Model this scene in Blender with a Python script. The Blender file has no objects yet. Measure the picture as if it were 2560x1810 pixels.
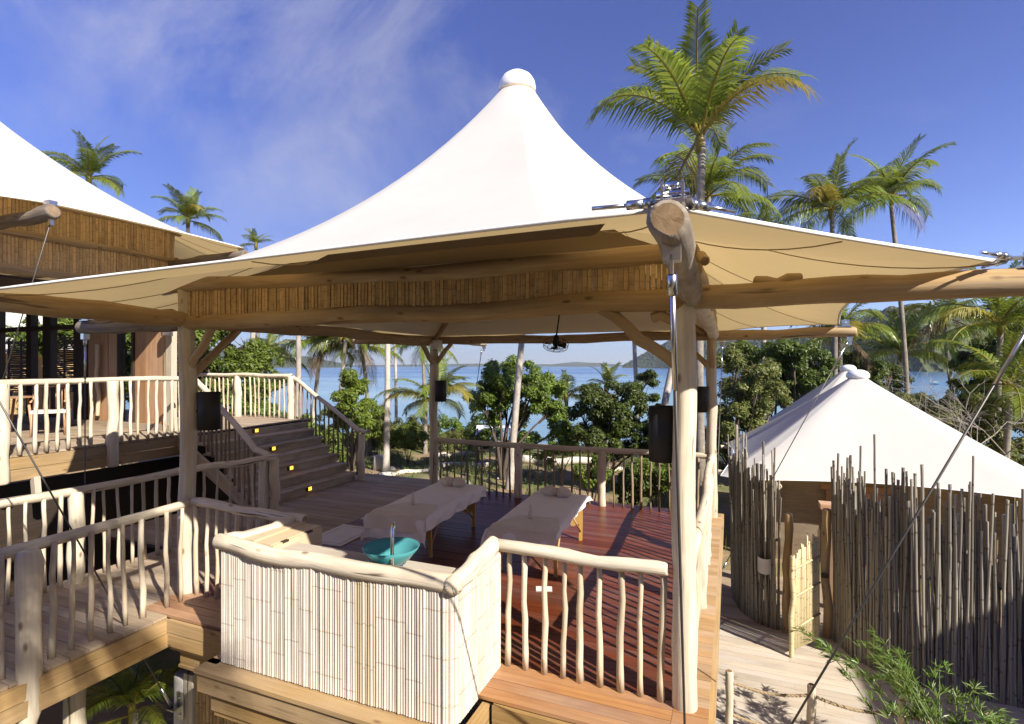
import bpy, math, random
from mathutils import Vector, Matrix, noise
R = math.radians
rnd = random.Random(7)
scn = bpy.context.scene
COL = scn.collection
# ------------------------------------------------------------------ camera, sky, sun, exposure
CAM = (0.314, -4.12, 2.5); YAW = R(22.26); FPX = 1335.0
cd = bpy.data.cameras.new('camera'); cam = bpy.data.objects.new('camera', cd); COL.objects.link(cam)
cam.location = CAM; cam.rotation_euler = (R(90), 0, YAW)
cd.sensor_width = 36; cd.lens = FPX / 2560 * 36; cd.shift_y = 10 / 2560
cd.clip_start = .05; cd.clip_end = 30000
scn.camera = cam
SUN_DIR = Vector((.887 * math.cos(R(36)), -.461 * math.cos(R(36)), math.sin(R(36)))).normalized()
w = bpy.data.worlds.new('World'); scn.world = w; w.use_nodes = True
nt = w.node_tree; nt.nodes.clear()
out = nt.nodes.new('ShaderNodeOutputWorld'); bg = nt.nodes.new('ShaderNodeBackground')
sky = nt.nodes.new('ShaderNodeTexSky'); sky.sky_type = 'NISHITA'; sky.sun_disc = False
sky.sun_elevation = R(36); sky.sun_rotation = R(242.5)
sky.air_density = 1.0; sky.dust_density = 0.0; sky.ozone_density = 1.2; sky.altitude = 0
L = nt.links.new
tcw = nt.nodes.new('ShaderNodeTexCoord')
mpw = nt.nodes.new('ShaderNodeMapping'); mpw.inputs['Rotation'].default_value = (R(20), R(-35), R(30)); mpw.inputs['Scale'].default_value = (1.6, 4.2, 2.4)
nzw = nt.nodes.new('ShaderNodeTexNoise'); nzw.inputs['Scale'].default_value = 1.1; nzw.inputs['Detail'].default_value = 9; nzw.inputs['Roughness'].default_value = .67; nzw.inputs['Distortion'].default_value = .5
nzb = nt.nodes.new('ShaderNodeTexNoise'); nzb.inputs['Scale'].default_value = 2.2; nzb.inputs['Detail'].default_value = 3
rp = nt.nodes.new('ShaderNodeMapRange'); rp.inputs['From Min'].default_value = .54; rp.inputs['From Max'].default_value = .80; rp.inputs['To Max'].default_value = .34
rpb = nt.nodes.new('ShaderNodeMapRange'); rpb.inputs['From Min'].default_value = .42; rpb.inputs['From Max'].default_value = .65
mul = nt.nodes.new('ShaderNodeMath'); mul.operation = 'MULTIPLY'
mixw = nt.nodes.new('ShaderNodeMix'); mixw.data_type = 'RGBA'; mixw.inputs[7].default_value = (7.5, 7.4, 7.6, 1)
L(tcw.outputs['Generated'], mpw.inputs['Vector']); L(mpw.outputs['Vector'], nzw.inputs['Vector']); L(tcw.outputs['Generated'], nzb.inputs['Vector'])
dtw = nt.nodes.new('ShaderNodeVectorMath'); dtw.operation = 'DOT_PRODUCT'; dtw.inputs[1].default_value = Vector((-.62, .68, .43)).normalized(); L(tcw.outputs['Generated'], dtw.inputs[0])
bsw = nt.nodes.new('ShaderNodeMapRange'); bsw.inputs['From Min'].default_value = .90; bsw.inputs['From Max'].default_value = 1.0; bsw.inputs['To Max'].default_value = .15; L(dtw.outputs['Value'], bsw.inputs['Value'])
adw = nt.nodes.new('ShaderNodeMath'); L(nzw.outputs['Fac'], adw.inputs[0]); L(bsw.outputs['Result'], adw.inputs[1]); L(adw.outputs[0], rp.inputs['Value'])
ad2 = nt.nodes.new('ShaderNodeMath'); L(nzb.outputs['Fac'], ad2.inputs[0]); L(bsw.outputs['Result'], ad2.inputs[1]); L(ad2.outputs[0], rpb.inputs['Value'])
L(rp.outputs['Result'], mul.inputs[0]); L(rpb.outputs['Result'], mul.inputs[1])
hsw = nt.nodes.new('ShaderNodeHueSaturation'); hsw.inputs['Saturation'].default_value = .98; hsw.inputs['Hue'].default_value = .508
tnt = nt.nodes.new('ShaderNodeMix'); tnt.data_type = 'RGBA'; tnt.blend_type = 'MULTIPLY'; tnt.inputs[0].default_value = 1; 
sxw = nt.nodes.new('ShaderNodeSeparateXYZ'); L(tcw.outputs['Generated'], sxw.inputs[0])
elv = nt.nodes.new('ShaderNodeMapRange'); elv.inputs['From Min'].default_value = 0; elv.inputs['From Max'].default_value = .55; L(sxw.outputs['Z'], elv.inputs['Value'])
tcl = nt.nodes.new('ShaderNodeMix'); tcl.data_type = 'RGBA'; tcl.inputs[6].default_value = (.74, .92, 1.45, 1); tcl.inputs[7].default_value = (.68, .82, 1.45, 1); L(elv.outputs['Result'], tcl.inputs[0]); L(tcl.outputs[2], tnt.inputs[7])
L(sky.outputs['Color'], tnt.inputs[6]); L(tnt.outputs[2], hsw.inputs['Color']); L(hsw.outputs['Color'], mixw.inputs[6]); L(mul.outputs[0], mixw.inputs[0])
L(mixw.outputs[2], bg.inputs['Color']); bg.inputs['Strength'].default_value = .056
L(bg.outputs[0], out.inputs['Surface'])
sd = bpy.data.lights.new('sun', 'SUN'); sd.energy = 5.0; sd.angle = R(.53); sd.color = (1, .93, .82)
sun = bpy.data.objects.new('sun', sd); COL.objects.link(sun); sun.rotation_euler = SUN_DIR.to_track_quat('Z', 'Y').to_euler(); sun.location = (12, -8, 14)
vs = scn.view_settings; vs.view_transform = 'Standard'; vs.look = 'None'; vs.gamma = 1; vs.exposure = 0.92
vs.use_curve_mapping = False

# ------------------------------------------------------------------ picture helpers (bearing and distance to place)
CY, SY = math.cos(YAW), math.sin(YAW)
def at(u, D, v=None):
    X = (u - 1280) / FPX * D
    x = CAM[0] + X * CY - D * SY; y = CAM[1] + X * SY + D * CY
    return (x, y) if v is None else Vector((x, y, CAM[2] + (915 - v) / FPX * D))
def sstep(a, b, x):
    t = max(0, min(1, (x - a) / (b - a))); return t * t * (3 - 2 * t)
def zg(x, y):
    base = -2.0 - .35 * sstep(9.5, 8, y) - 2.6 * sstep(19, 46, y) - 3 * sstep(46, 90, y)
    n = noise.noise(Vector((x * .25, y * .25, 3))) * .18 + noise.noise(Vector((x * .9, y * .9, 1))) * .05
    return base + n * sstep(7.5, 10, y)

# ------------------------------------------------------------------ materials
MT = {}
def newmat(name):
    m = bpy.data.materials.new(name); m.use_nodes = True; MT[name] = m
    n = m.node_tree; p = n.nodes['Principled BSDF']
    return m, n, p
def node(n, t, **kw):
    x = n.nodes.new(t)
    for k, v in kw.items():
        if k in x.inputs.keys() if isinstance(k, str) else False: x.inputs[k].default_value = v
        else: setattr(x, k, v)
    return x
def rgba(c): return (c[0], c[1], c[2], 1)
def mixc(n, fac, a, b, bt='MIX'):
    x = n.nodes.new('ShaderNodeMix'); x.data_type = 'RGBA'; x.blend_type = bt
    for i, s in ((0, fac), (6, a), (7, b)):
        if isinstance(s, (int, float)): x.inputs[i].default_value = s
        elif isinstance(s, tuple): x.inputs[i].default_value = rgba(s)
        else: n.links.new(s, x.inputs[i])
    return x.outputs[2]
def mrange(n, v, a, b, c=0., d=1.):
    x = n.nodes.new('ShaderNodeMapRange'); x.inputs['From Min'].default_value = a; x.inputs['From Max'].default_value = b
    x.inputs['To Min'].default_value = c; x.inputs['To Max'].default_value = d
    n.links.new(v, x.inputs['Value']); return x.outputs['Result']
def tnoise(n, vec, scale, detail=4, rough=.55, dist=0.):
    x = n.nodes.new('ShaderNodeTexNoise'); x.inputs['Scale'].default_value = scale; x.inputs['Detail'].default_value = detail
    x.inputs['Roughness'].default_value = rough; x.inputs['Distortion'].default_value = dist
    if vec is not None: n.links.new(vec, x.inputs['Vector'])
    return x.outputs['Fac']
def vmap(n, src, scale=(1, 1, 1), loc=(0, 0, 0)):
    x = n.nodes.new('ShaderNodeMapping'); x.inputs['Scale'].default_value = scale; x.inputs['Location'].default_value = loc
    n.links.new(src, x.inputs['Vector']); return x.outputs['Vector']
def bump(n, p, h, strength, dist=.02):
    b = n.nodes.new('ShaderNodeBump'); b.inputs['Strength'].default_value = strength; b.inputs['Distance'].default_value = dist
    n.links.new(h, b.inputs['Height']); n.links.new(b.outputs['Normal'], p.inputs['Normal'])
def uvrand(n):
    tc = n.nodes.new('ShaderNodeTexCoord'); oi = n.nodes.new('ShaderNodeObjectInfo')
    m = n.nodes.new('ShaderNodeVectorMath'); m.operation = 'MULTIPLY_ADD'
    c = n.nodes.new('ShaderNodeCombineXYZ')
    for i in range(3): n.links.new(oi.outputs['Random'], c.inputs[i])
    n.links.new(c.outputs[0], m.inputs[0]); m.inputs[1].default_value = (17.3, 31.7, 23.1); n.links.new(tc.outputs['UV'], m.inputs[2])
    return m.outputs[0], oi.outputs['Random']
def wood(name, a, b, rough=.7, gx=40, gy=2.2, var=.25, stain=None, knots=0., bmp=.35, spec=.3, cracks=.0):
    m, n, p = newmat(name)
    uv, rv = uvrand(n)
    g = tnoise(n, vmap(n, uv, (gx, gy, 1)), 1, 6, .6, .6)
    col = mixc(n, mrange(n, g, .3, .72), a, b)
    lo = tnoise(n, vmap(n, uv, (3, 1.2, 1)), 1, 4, .6)
    if stain: col = mixc(n, mrange(n, lo, .48, .72, 0, .75), col, stain)
    v1 = mrange(n, rv, 0, 1, 1 - var, 1 + var)
    h = n.nodes.new('ShaderNodeHueSaturation'); n.links.new(v1, h.inputs['Value']); n.links.new(col, h.inputs['Color'])
    sat = mrange(n, tnoise(n, vmap(n, uv, (.7, .5, 1)), 1, 2), .3, .7, .8, 1.15); n.links.new(sat, h.inputs['Saturation'])
    col = h.outputs['Color']
    if cracks:
        cr = tnoise(n, vmap(n, uv, (gx * .55, .9, 1)), 1, 3, .5, .3)
        col = mixc(n, mrange(n, cr, .655, .70, 0, cracks), col, (a[0] * .12, a[1] * .1, a[2] * .08))
    if knots:
        vo = n.nodes.new('ShaderNodeTexVoronoi'); vo.inputs['Scale'].default_value = 1; n.links.new(vmap(n, uv, (7, 3.2, 1)), vo.inputs['Vector'])
        col = mixc(n, mrange(n, vo.outputs['Distance'], .06, .16, knots, 0), col, (a[0] * .22, a[1] * .15, a[2] * .1))
    n.links.new(col, p.inputs['Base Color']); p.inputs['Roughness'].default_value = rough; p.inputs['Specular IOR Level'].default_value = spec
    bump(n, p, g, bmp, .01)
    return m
wood('log_pale', (.70, .62, .49), (.50, .42, .30), .66, 30, 1.8, .10, (.40, .345, .27), .8, .5, cracks=.9)
wood('log_warm', (.47, .34, .19), (.33, .22, .11), .62, 26, 1.6, .12, (.25, .18, .10), .75, .3, cracks=.7)  # log coloured with the golden shade under the canopy; also brown posts
wood('log_grey', (.30, .25, .20), (.15, .12, .09), .75, 26, 1.6, .15, (.08, .06, .05), .8, .5, cracks=.8)
wood('log_weather', (.46, .40, .32), (.25, .20, .15), .75, 22, 1.5, .1, (.10, .08, .06), .9, .5, cracks=.9)
wood('log_end', (.34, .24, .14), (.17, .11, .06), .8, 14, 14, .1, (.09, .055, .03), .9, .6)
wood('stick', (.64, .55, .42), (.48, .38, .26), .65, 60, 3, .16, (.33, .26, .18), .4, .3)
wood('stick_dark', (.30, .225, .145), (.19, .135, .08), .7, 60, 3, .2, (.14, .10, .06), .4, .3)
wood('deck_light', (.40, .315, .225), (.29, .22, .15), .75, 45, 1.3, .16, (.25, .19, .135), .0, .4, cracks=.35)
wood('deck_bleached', (.56, .49, .40), (.44, .37, .29), .75, 45, 1.3, .10, (.36, .30, .23), .0, .35, cracks=.3)
wood('deck_red', (.165, .050, .024), (.10, .028, .015), .33, 50, 1.2, .20, (.085, .032, .020), .0, .15, .22)
wood('deck_worn', (.39, .215, .10), (.28, .135, .06), .5, 45, 1.3, .18, (.20, .085, .045), .0, .25, .4)
wood('deck_edge', (.47, .325, .19), (.36, .235, .125), .6, 45, 1.3, .14, (.28, .15, .075), .0, .25, .3)
wood('fascia', (.43, .295, .145), (.31, .20, .09), .65, 45, 1.4, .16, (.26, .175, .09), .6, .35, cracks=.4)
wood('step', (.52, .41, .27), (.41, .31, .19), .7, 45, 1.3, .12, (.2, .145, .09), .3, .35, cracks=.3)
wood('plank_door', (.46, .28, .16), (.33, .18, .095), .5, 30, .9, .25, (.30, .155, .08), .3, .2)
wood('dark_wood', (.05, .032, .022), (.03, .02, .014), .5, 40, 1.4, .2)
wood('table_wood', (.52, .33, .12), (.42, .25, .08), .4, 40, 2, .08, None, 0, .15)
wood('cab_wood', (.60, .49, .32), (.52, .40, .25), .5, 40, 1.2, .06, None, .3, .15)
wood('palm_trunk', (.30, .265, .22), (.17, .145, .115), .85, 14, 9, .12, (.10, .085, .07), 0, .8)
wood('palm_trunk_pale', (.52, .47, .42), (.34, .30, .25), .85, 14, 9, .12, (.24, .2, .17), 0, .8)
wood('bark', (.13, .10, .075), (.07, .052, .04), .9, 20, 3, .2, None, 0, .8)
wood('twig', (.40, .36, .31), (.28, .25, .21), .9, 30, 4, .2)
def cane(name, a, b, nodec, rough=.5, step=.31, var=.18, dirt=None, nf=.8, yr=True):
    m, n, p = newmat(name); uv, rv = uvrand(n); tcu = n.nodes.new('ShaderNodeTexCoord')
    g = tnoise(n, vmap(n, uv, (55, 1.6, 1)), 1, 5, .6, .3)
    col = mixc(n, mrange(n, g, .3, .75), a, b)
    if dirt:
        lo = tnoise(n, vmap(n, uv, (4, 2.2, 1)), 1, 4, .6); col = mixc(n, mrange(n, lo, .5, .75, 0, .8), col, dirt)
    sx = n.nodes.new('ShaderNodeSeparateXYZ'); n.links.new(uv if yr else tcu.outputs['UV'], sx.inputs[0])
    md = n.nodes.new('ShaderNodeMath'); md.operation = 'PINGPONG'; n.links.new(sx.outputs['Y'], md.inputs[0]); md.inputs[1].default_value = step / 2
    col = mixc(n, mrange(n, md.outputs[0], .002, .008, nf, 0), col, nodec)
    h = n.nodes.new('ShaderNodeHueSaturation'); n.links.new(mrange(n, rv, 0, 1, 1 - var, 1 + var), h.inputs['Value']); n.links.new(col, h.inputs['Color'])
    n.links.new(h.outputs['Color'], p.inputs['Base Color']); p.inputs['Roughness'].default_value = rough
    bump(n, p, g, .2, .004)
cane('bamboo_bleached', (.63, .58, .52), (.52, .46, .385), (.22, .155, .10), .5, .34, .09, (.46, .38, .27), .5, False)
cane('bamboo_gold', (.58, .40, .19), (.45, .29, .125), (.12, .07, .03), .55, .29, .22, (.24, .15, .065))
cane('bamboo_old', (.30, .275, .235), (.14, .125, .10), (.08, .06, .045), .45, .27, .45, (.20, .17, .12))
cane('bamboo_tan', (.55, .46, .32), (.45, .36, .23), (.25, .19, .1), .5, .3, .14, None, .5, False)
cane('bamboo_lime', (.58, .50, .31), (.48, .39, .21), (.25, .19, .1), .5, .2, .14)
def plain(name, c, rough=.6, metal=0., spec=.5, nscale=0, namt=.12, bmp=0.):
    m, n, p = newmat(name)
    p.inputs['Roughness'].default_value = rough; p.inputs['Metallic'].default_value = metal; p.inputs['Specular IOR Level'].default_value = spec
    if nscale:
        tc = n.nodes.new('ShaderNodeTexCoord'); f = tnoise(n, tc.outputs['Object'], nscale, 5)
        col = mixc(n, f, tuple(x * (1 - namt) for x in c), tuple(min(1, x * (1 + namt)) for x in c)); n.links.new(col, p.inputs['Base Color'])
        if bmp: bump(n, p, f, bmp, .01)
    else: p.inputs['Base Color'].default_value = rgba(c)
    return m
plain('steel', (.58, .58, .58), .28, 1.0, nscale=9, namt=.2); plain('chrome', (.8, .8, .8), .06, 1.0)
plain('cable', (.09, .085, .08), .45, .6); plain('lamp_black', (.012, .012, .014), .6, nscale=12, namt=.3, bmp=.1)
plain('lamp_steel', (.55, .53, .6), .35, .9); plain('cap_white', (.80, .79, .76), .45, nscale=3, namt=.03)
plain('seam', (.30, .23, .13), .8); plain('hem', (.82, .80, .75), .7)
plain('rope', (.36, .27, .16), .9, nscale=60, namt=.4, bmp=.8)
plain('stone', (.42, .40, .37), .9, nscale=7, namt=.25, bmp=.6); plain('sandlog', (.62, .56, .48), .9, nscale=6, namt=.2, bmp=.5)
plain('tarp', (.70, .70, .68), .7); plain('boat_blue', (.10, .28, .45), .5); plain('boat_white', (.75, .75, .74), .5)
plain('concrete', (.60, .58, .55), .85, nscale=14, namt=.1, bmp=.2)
m, n, p = newmat('lamp_glow'); p.inputs['Base Color'].default_value = (.8, .5, .08, 1); p.inputs['Emission Color'].default_value = (1, .52, .05, 1); p.inputs['Emission Strength'].default_value = 1.3
def cloth(name, c, c2, wv=260, rough=.95):
    m, n, p = newmat(name); tc = n.nodes.new('ShaderNodeTexCoord')
    f = tnoise(n, tc.outputs['Object'], wv, 2); lo = tnoise(n, tc.outputs['Object'], 5, 4)
    n.links.new(mixc(n, mrange(n, lo, .3, .7), c, c2), p.inputs['Base Color']); p.inputs['Roughness'].default_value = rough
    p.inputs['Specular IOR Level'].default_value = .1; p.inputs['Sheen Weight'].default_value = .2
    bump(n, p, f, .5, .004)
cloth('sheet', (.84, .79, .74), (.79, .735, .68)); cloth('towel', (.74, .66, .55), (.67, .585, .48)); cloth('mat_cloth', (.66, .63, .60), (.60, .57, .54))
def canvas(name, top, under, tf, dirt=.06, inner=None):
    m, n, p = newmat(name); tc = n.nodes.new('ShaderNodeTexCoord')
    f = tnoise(n, tc.outputs['Object'], 1.1, 6, .6); f2 = tnoise(n, tc.outputs['Object'], 130, 2)
    cc = mixc(n, mrange(n, f, .45, .75, 0, 1), top, tuple(x * (1 - dirt) for x in top))
    if inner:   # underside coloured darker tan, its golden shade put into the cloth
        ge = n.nodes.new('ShaderNodeNewGeometry'); cc = mixc(n, ge.outputs['Backfacing'], cc, mixc(n, f, inner, tuple(x * .8 for x in inner)))
    n.links.new(cc, p.inputs['Base Color']); p.inputs['Roughness'].default_value = .7; p.inputs['Specular IOR Level'].default_value = .2
    bump(n, p, f2, .15, .004)
    if tf:
        tr = n.nodes.new('ShaderNodeBsdfTranslucent'); n.links.new(mixc(n, f, under, tuple(x * .82 for x in under)), tr.inputs['Color'])
        mx = n.nodes.new('ShaderNodeMixShader'); mx.inputs[0].default_value = tf
        n.links.new(p.outputs[0], mx.inputs[1]); n.links.new(tr.outputs[0], mx.inputs[2])
        n.links.new(mx.outputs[0], n.nodes['Material Output'].inputs['Surface'])
canvas('canvas', (.80, .78, .73), (.68, .50, .23), .38, inner=(.34, .255, .13))
canvas('lining_shaded', (.13, .085, .042), (0, 0, 0), 0); canvas('inner_cloth', (.55, .48, .36), (.90, .82, .66), .45); canvas('ceiling_cloth', (.70, .66, .60), (.92, .86, .76), .5)  # first cloth is darkened to hold the shade under the front canopy
m, n, p = newmat('bowl_glass'); p.inputs['Base Color'].default_value = (.13, .50, .53, 1); p.inputs['Roughness'].default_value = .12; p.inputs['Transmission Weight'].default_value = .55; p.inputs['IOR'].default_value = 1.3
def leafmat(name, cols, tl=.35, rough=.45):
    m, n, p = newmat(name); ge = n.nodes.new('ShaderNodeNewGeometry'); oi = n.nodes.new('ShaderNodeObjectInfo')
    cr = n.nodes.new('ShaderNodeValToRGB'); e = cr.color_ramp.elements; e[0].color = rgba(cols[0]); e[0].position = 0; e[1].color = rgba(cols[-1]); e[1].position = 1
    for i, c in enumerate(cols[1:-1]): x = e.new((i + 1) / (len(cols) - 1)); x.color = rgba(c)
    n.links.new(ge.outputs['Random Per Island'], cr.inputs['Fac'])
    h = n.nodes.new('ShaderNodeHueSaturation'); n.links.new(cr.outputs['Color'], h.inputs['Color']); n.links.new(mrange(n, oi.outputs['Random'], 0, 1, .8, 1.2), h.inputs['Value'])
    n.links.new(mrange(n, oi.outputs['Random'], 0, 1, .488, .508), h.inputs['Hue'])
    n.links.new(h.outputs['Color'], p.inputs['Base Color']); p.inputs['Roughness'].default_value = rough; p.inputs['Specular IOR Level'].default_value = .4
    tr = n.nodes.new('ShaderNodeBsdfTranslucent'); h2 = n.nodes.new('ShaderNodeHueSaturation'); h2.inputs['Value'].default_value = 1.5; h2.inputs['Hue'].default_value = .485
    n.links.new(h.outputs['Color'], h2.inputs['Color']); n.links.new(h2.outputs['Color'], tr.inputs['Color'])
    mx = n.nodes.new('ShaderNodeMixShader'); mx.inputs[0].default_value = tl
    n.links.new(p.outputs[0], mx.inputs[1]); n.links.new(tr.outputs[0], mx.inputs[2]); n.links.new(mx.outputs[0], n.nodes['Material Output'].inputs['Surface'])
leafmat('leaf_mid', [(.06, .10, .016), (.12, .18, .027), (.22, .28, .05)])
leafmat('leaf_dark', [(.035, .06, .013), (.075, .115, .02), (.14, .19, .04)])
leafmat('leaf_lime', [(.08, .13, .015), (.14, .2, .022), (.21, .26, .045)])
leafmat('leaf_olive', [(.06, .08, .022), (.12, .135, .032), (.20, .20, .06)])
leafmat('palm_leaf', [(.09, .13, .018), (.155, .205, .026), (.24, .28, .045)], .38, .32)
leafmat('palm_yellow', [(.18, .17, .025), (.26, .22, .035), (.30, .23, .05)], .35, .4)
leafmat('palm_dead', [(.16, .11, .06), (.22, .16, .09), (.13, .085, .05)], .2, .8)
leafmat('bamboo_leaf', [(.09, .16, .03), (.14, .22, .045), (.2, .27, .07)], .35, .4)
leafmat('grass', [(.10, .135, .03), (.15, .19, .05), (.21, .22, .09)], .3, .5)

# ------------------------------------------------------------------ mesh builder
class G:
    def __init__(s): s.v = []; s.f = []; s.uv = []; s.mi = []; s.sm = []
    def face(s, idx, uvs, mi=0, sm=False): s.f.append(idx); s.uv.append(uvs); s.mi.append(mi); s.sm.append(sm)
    def box(s, x0, x1, y0, y1, z0, z1, mi=0, grain=None):
        d = (x1 - x0, y1 - y0, z1 - z0); g = d.index(max(d)) if grain is None else grain
        b = len(s.v); P = [(x, y, z) for x in (x0, x1) for y in (y0, y1) for z in (z0, z1)]; s.v += P
        for q in ((0, 1, 3, 2), (4, 6, 7, 5), (0, 4, 5, 1), (2, 3, 7, 6), (0, 2, 6, 4), (1, 5, 7, 3)):
            uv = []
            for i in q:
                c = P[i]; o = [c[k] for k in range(3) if k != g]
                uv.append((o[0] + o[1], c[g]))
            s.face([b + i for i in q], uv, mi)
        return s
    def obox(s, c, ax, ay, az, mi=0):
        c, ax, ay, az = Vector(c), Vector(ax), Vector(ay), Vector(az); b = len(s.v)
        for i in (-1, 1):
            for j in (-1, 1):
                for k in (-1, 1): s.v.append(tuple(c + ax * i + ay * j + az * k))
        lx, ly, lz = ax.length, ay.length, az.length
        for q in ((0, 1, 3, 2), (4, 6, 7, 5), (0, 4, 5, 1), (2, 3, 7, 6), (0, 2, 6, 4), (1, 5, 7, 3)):
            uv = []
            for i in q:
                a, bb, cc = ((i >> 2) & 1) * 2 * lx, ((i >> 1) & 1) * 2 * ly, (i & 1) * 2 * lz
                L3 = sorted(((lx, a), (ly, bb), (lz, cc)), key=lambda t: -t[0]); uv.append((L3[1][1] + L3[2][1], L3[0][1]))
            s.face([b + i for i in q], uv, mi)
        return s
    def tube(s, pts, rad, n=10, cap='round', mi=0, wob=0., seed=0, flat=1., endmi=None):
        pts = [Vector(p) for p in pts]; m = len(pts)
        if isinstance(rad, (int, float)): rad = [rad] * m
        t = [(pts[min(i + 1, m - 1)] - pts[max(i - 1, 0)]).normalized() for i in range(m)]
        if cap == 'round':
            r0, r1 = rad[0], rad[-1]
            pts = [pts[0] - t[0] * r0 * .35] + [pts[0] - t[0] * r0 * .22] + pts + [pts[-1] + t[-1] * r1 * .22] + [pts[-1] + t[-1] * r1 * .35]
            rad = [r0 * .74, r0 * .92] + list(rad) + [r1 * .92, r1 * .74]; t = [t[0]] * 2 + t + [t[-1]] * 2; m += 4
        up = Vector((0, 0, 1)) if abs(t[0].z) < .9 else Vector((1, 0, 0))
        a = t[0].cross(up).normalized(); b0 = len(s.v); ln = 0
        lens = []
        for i in range(m):
            a = (a - t[i] * a.dot(t[i])).normalized(); b = t[i].cross(a)
            if i: ln += (pts[i] - pts[i - 1]).length
            lens.append(ln)
            for k in range(n):
                th = 2 * math.pi * k / n; r = rad[i]
                if wob: r *= 1 + wob * noise.noise(Vector((math.cos(th) * .9 + seed, math.sin(th) * .9 + seed * 2, ln * 1.6 / max(.03, rad[m // 2]) * .12)))
                s.v.append(tuple(pts[i] + (a * math.cos(th) + b * math.sin(th) * flat) * r))
        rr = rad[m // 2]
        for i in range(m - 1):
            for k in range(n):
                k2 = (k + 1) % n; u0, u1 = k / n * 6.28 * rr, (k + 1) / n * 6.28 * rr
                s.face([b0 + i * n + k, b0 + i * n + k2, b0 + (i + 1) * n + k2, b0 + (i + 1) * n + k], [(u0, lens[i]), (u1, lens[i]), (u1, lens[i + 1]), (u0, lens[i + 1])], mi, True)
        em = mi if endmi is None else endmi
        if cap:
            cu = [(math.cos(2 * math.pi * k / n) * rr, math.sin(2 * math.pi * k / n) * rr) for k in range(n)]
            s.face([b0 + k for k in range(n)][::-1], cu[::-1], em); s.face([b0 + (m - 1) * n + k for k in range(n)], cu, em)
        return s
    def lathe(s, prof, n=20, c=(0, 0, 0), mi=0, sm=True):
        b = len(s.v); m = len(prof)
        for r, z in prof:
            for k in range(n):
                th = 2 * math.pi * k / n; s.v.append((c[0] + r * math.cos(th), c[1] + r * math.sin(th), c[2] + z))
        for i in range(m - 1):
            for k in range(n):
                k2 = (k + 1) % n; q = [b + i * n + k, b + i * n + k2, b + (i + 1) * n + k2, b + (i + 1) * n + k]
                s.face(q, [(k / n, prof[i][1]), ((k + 1) / n, prof[i][1]), ((k + 1) / n, prof[i + 1][1]), (k / n, prof[i + 1][1])], mi, sm)
        return s
    def grid(s, fn, nu, nv, mi=0, closed=False, sm=True):
        b = len(s.v); cu = nu if closed else nu + 1
        for j in range(nv + 1):
            for i in range(cu): s.v.append(tuple(fn(i / nu, j / nv)))
        for j in range(nv):
            for i in range(nu):
                i2 = (i + 1) % cu
                s.face([b + j * cu + i, b + j * cu + i2, b + (j + 1) * cu + i2, b + (j + 1) * cu + i], [(i / nu, j / nv), ((i + 1) / nu, j / nv), ((i + 1) / nu, (j + 1) / nv), (i / nu, (j + 1) / nv)], mi, sm)
        return s
    def mesh(s, name, mats):
        me = bpy.data.meshes.new(name); me.from_pydata(s.v, [], s.f); me.update()
        for mm in mats: me.materials.append(MT[mm])
        u = me.uv_layers.new(name='UVMap'); flat = [c for f in s.uv for p in f for c in p]; u.data.foreach_set('uv', flat)
        me.polygons.foreach_set('use_smooth', s.sm); me.polygons.foreach_set('material_index', s.mi)
        return me
def put(name, me, parent=None, loc=None, rot=None, scale=None):
    o = bpy.data.objects.new(name, me); COL.objects.link(o)
    if parent is not None: o.parent = parent
    if loc is not None: o.location = loc
    if rot is not None: o.rotation_euler = rot
    if scale is not None: o.scale = scale
    return o
def part(name, g, mats, parent=None, loc=None, rot=None, scale=None):
    return put(name, g.mesh(name, mats if isinstance(mats, (list, tuple)) else [mats]), parent, loc, rot, scale)
def tag(o, label, cat, group=None):
    o['label'] = label; o['category'] = cat
    if group: o['group'] = group
    return o
def thing(name, label, cat, loc=(0, 0, 0), rz=0, group=None):
    o = bpy.data.objects.new(name, None); COL.objects.link(o); o.location = loc; o.rotation_euler = (0, 0, rz); o.empty_display_size = .2
    return tag(o, label, cat, group)
def struct(o): o['kind'] = 'structure'; return o
def stuff(o): o['kind'] = 'stuff'; return o
def rel(o, p): return (p[0] - o.location[0], p[1] - o.location[1], p[2] - o.location[2])

def logpts(a, b, n=9, bend=.03, seed=0):
    a, b = Vector(a), Vector(b); d = b - a; L = d.length
    up = Vector((0, 0, 1)) if abs(d.z) < .8 * L else Vector((1, 0, 0)); e1 = d.cross(up).normalized(); e2 = d.cross(e1).normalized()
    P = []
    for i in range(n):
        t = i / (n - 1); k = math.sin(math.pi * t)
        P.append(a + d * t + e1 * (noise.noise(Vector((t * 3.1 + seed, 1.3, seed * .7))) * bend * k * 2) + e2 * (noise.noise(Vector((4.2, t * 3.1 + seed, seed * .3))) * bend * k * 2))
    return P
def log(name, a, b, r, mat='log_pale', parent=None, r2=None, bend=.03, seed=None, n=12, seg=10, wob=.22, endmi='log_end'):
    seed = rnd.random() * 50 if seed is None else seed; r2 = r if r2 is None else r2
    rad = [(r + (r2 - r) * i / (seg - 1)) * (1 + .09 * noise.noise(Vector((i * .8 + seed, seed, 0)))) for i in range(seg)]
    g = G().tube(logpts(a, b, seg, bend, seed), rad, n, 'round', 0, wob, seed, endmi=1)
    return part(name, g, [mat, endmi], parent)

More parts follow.
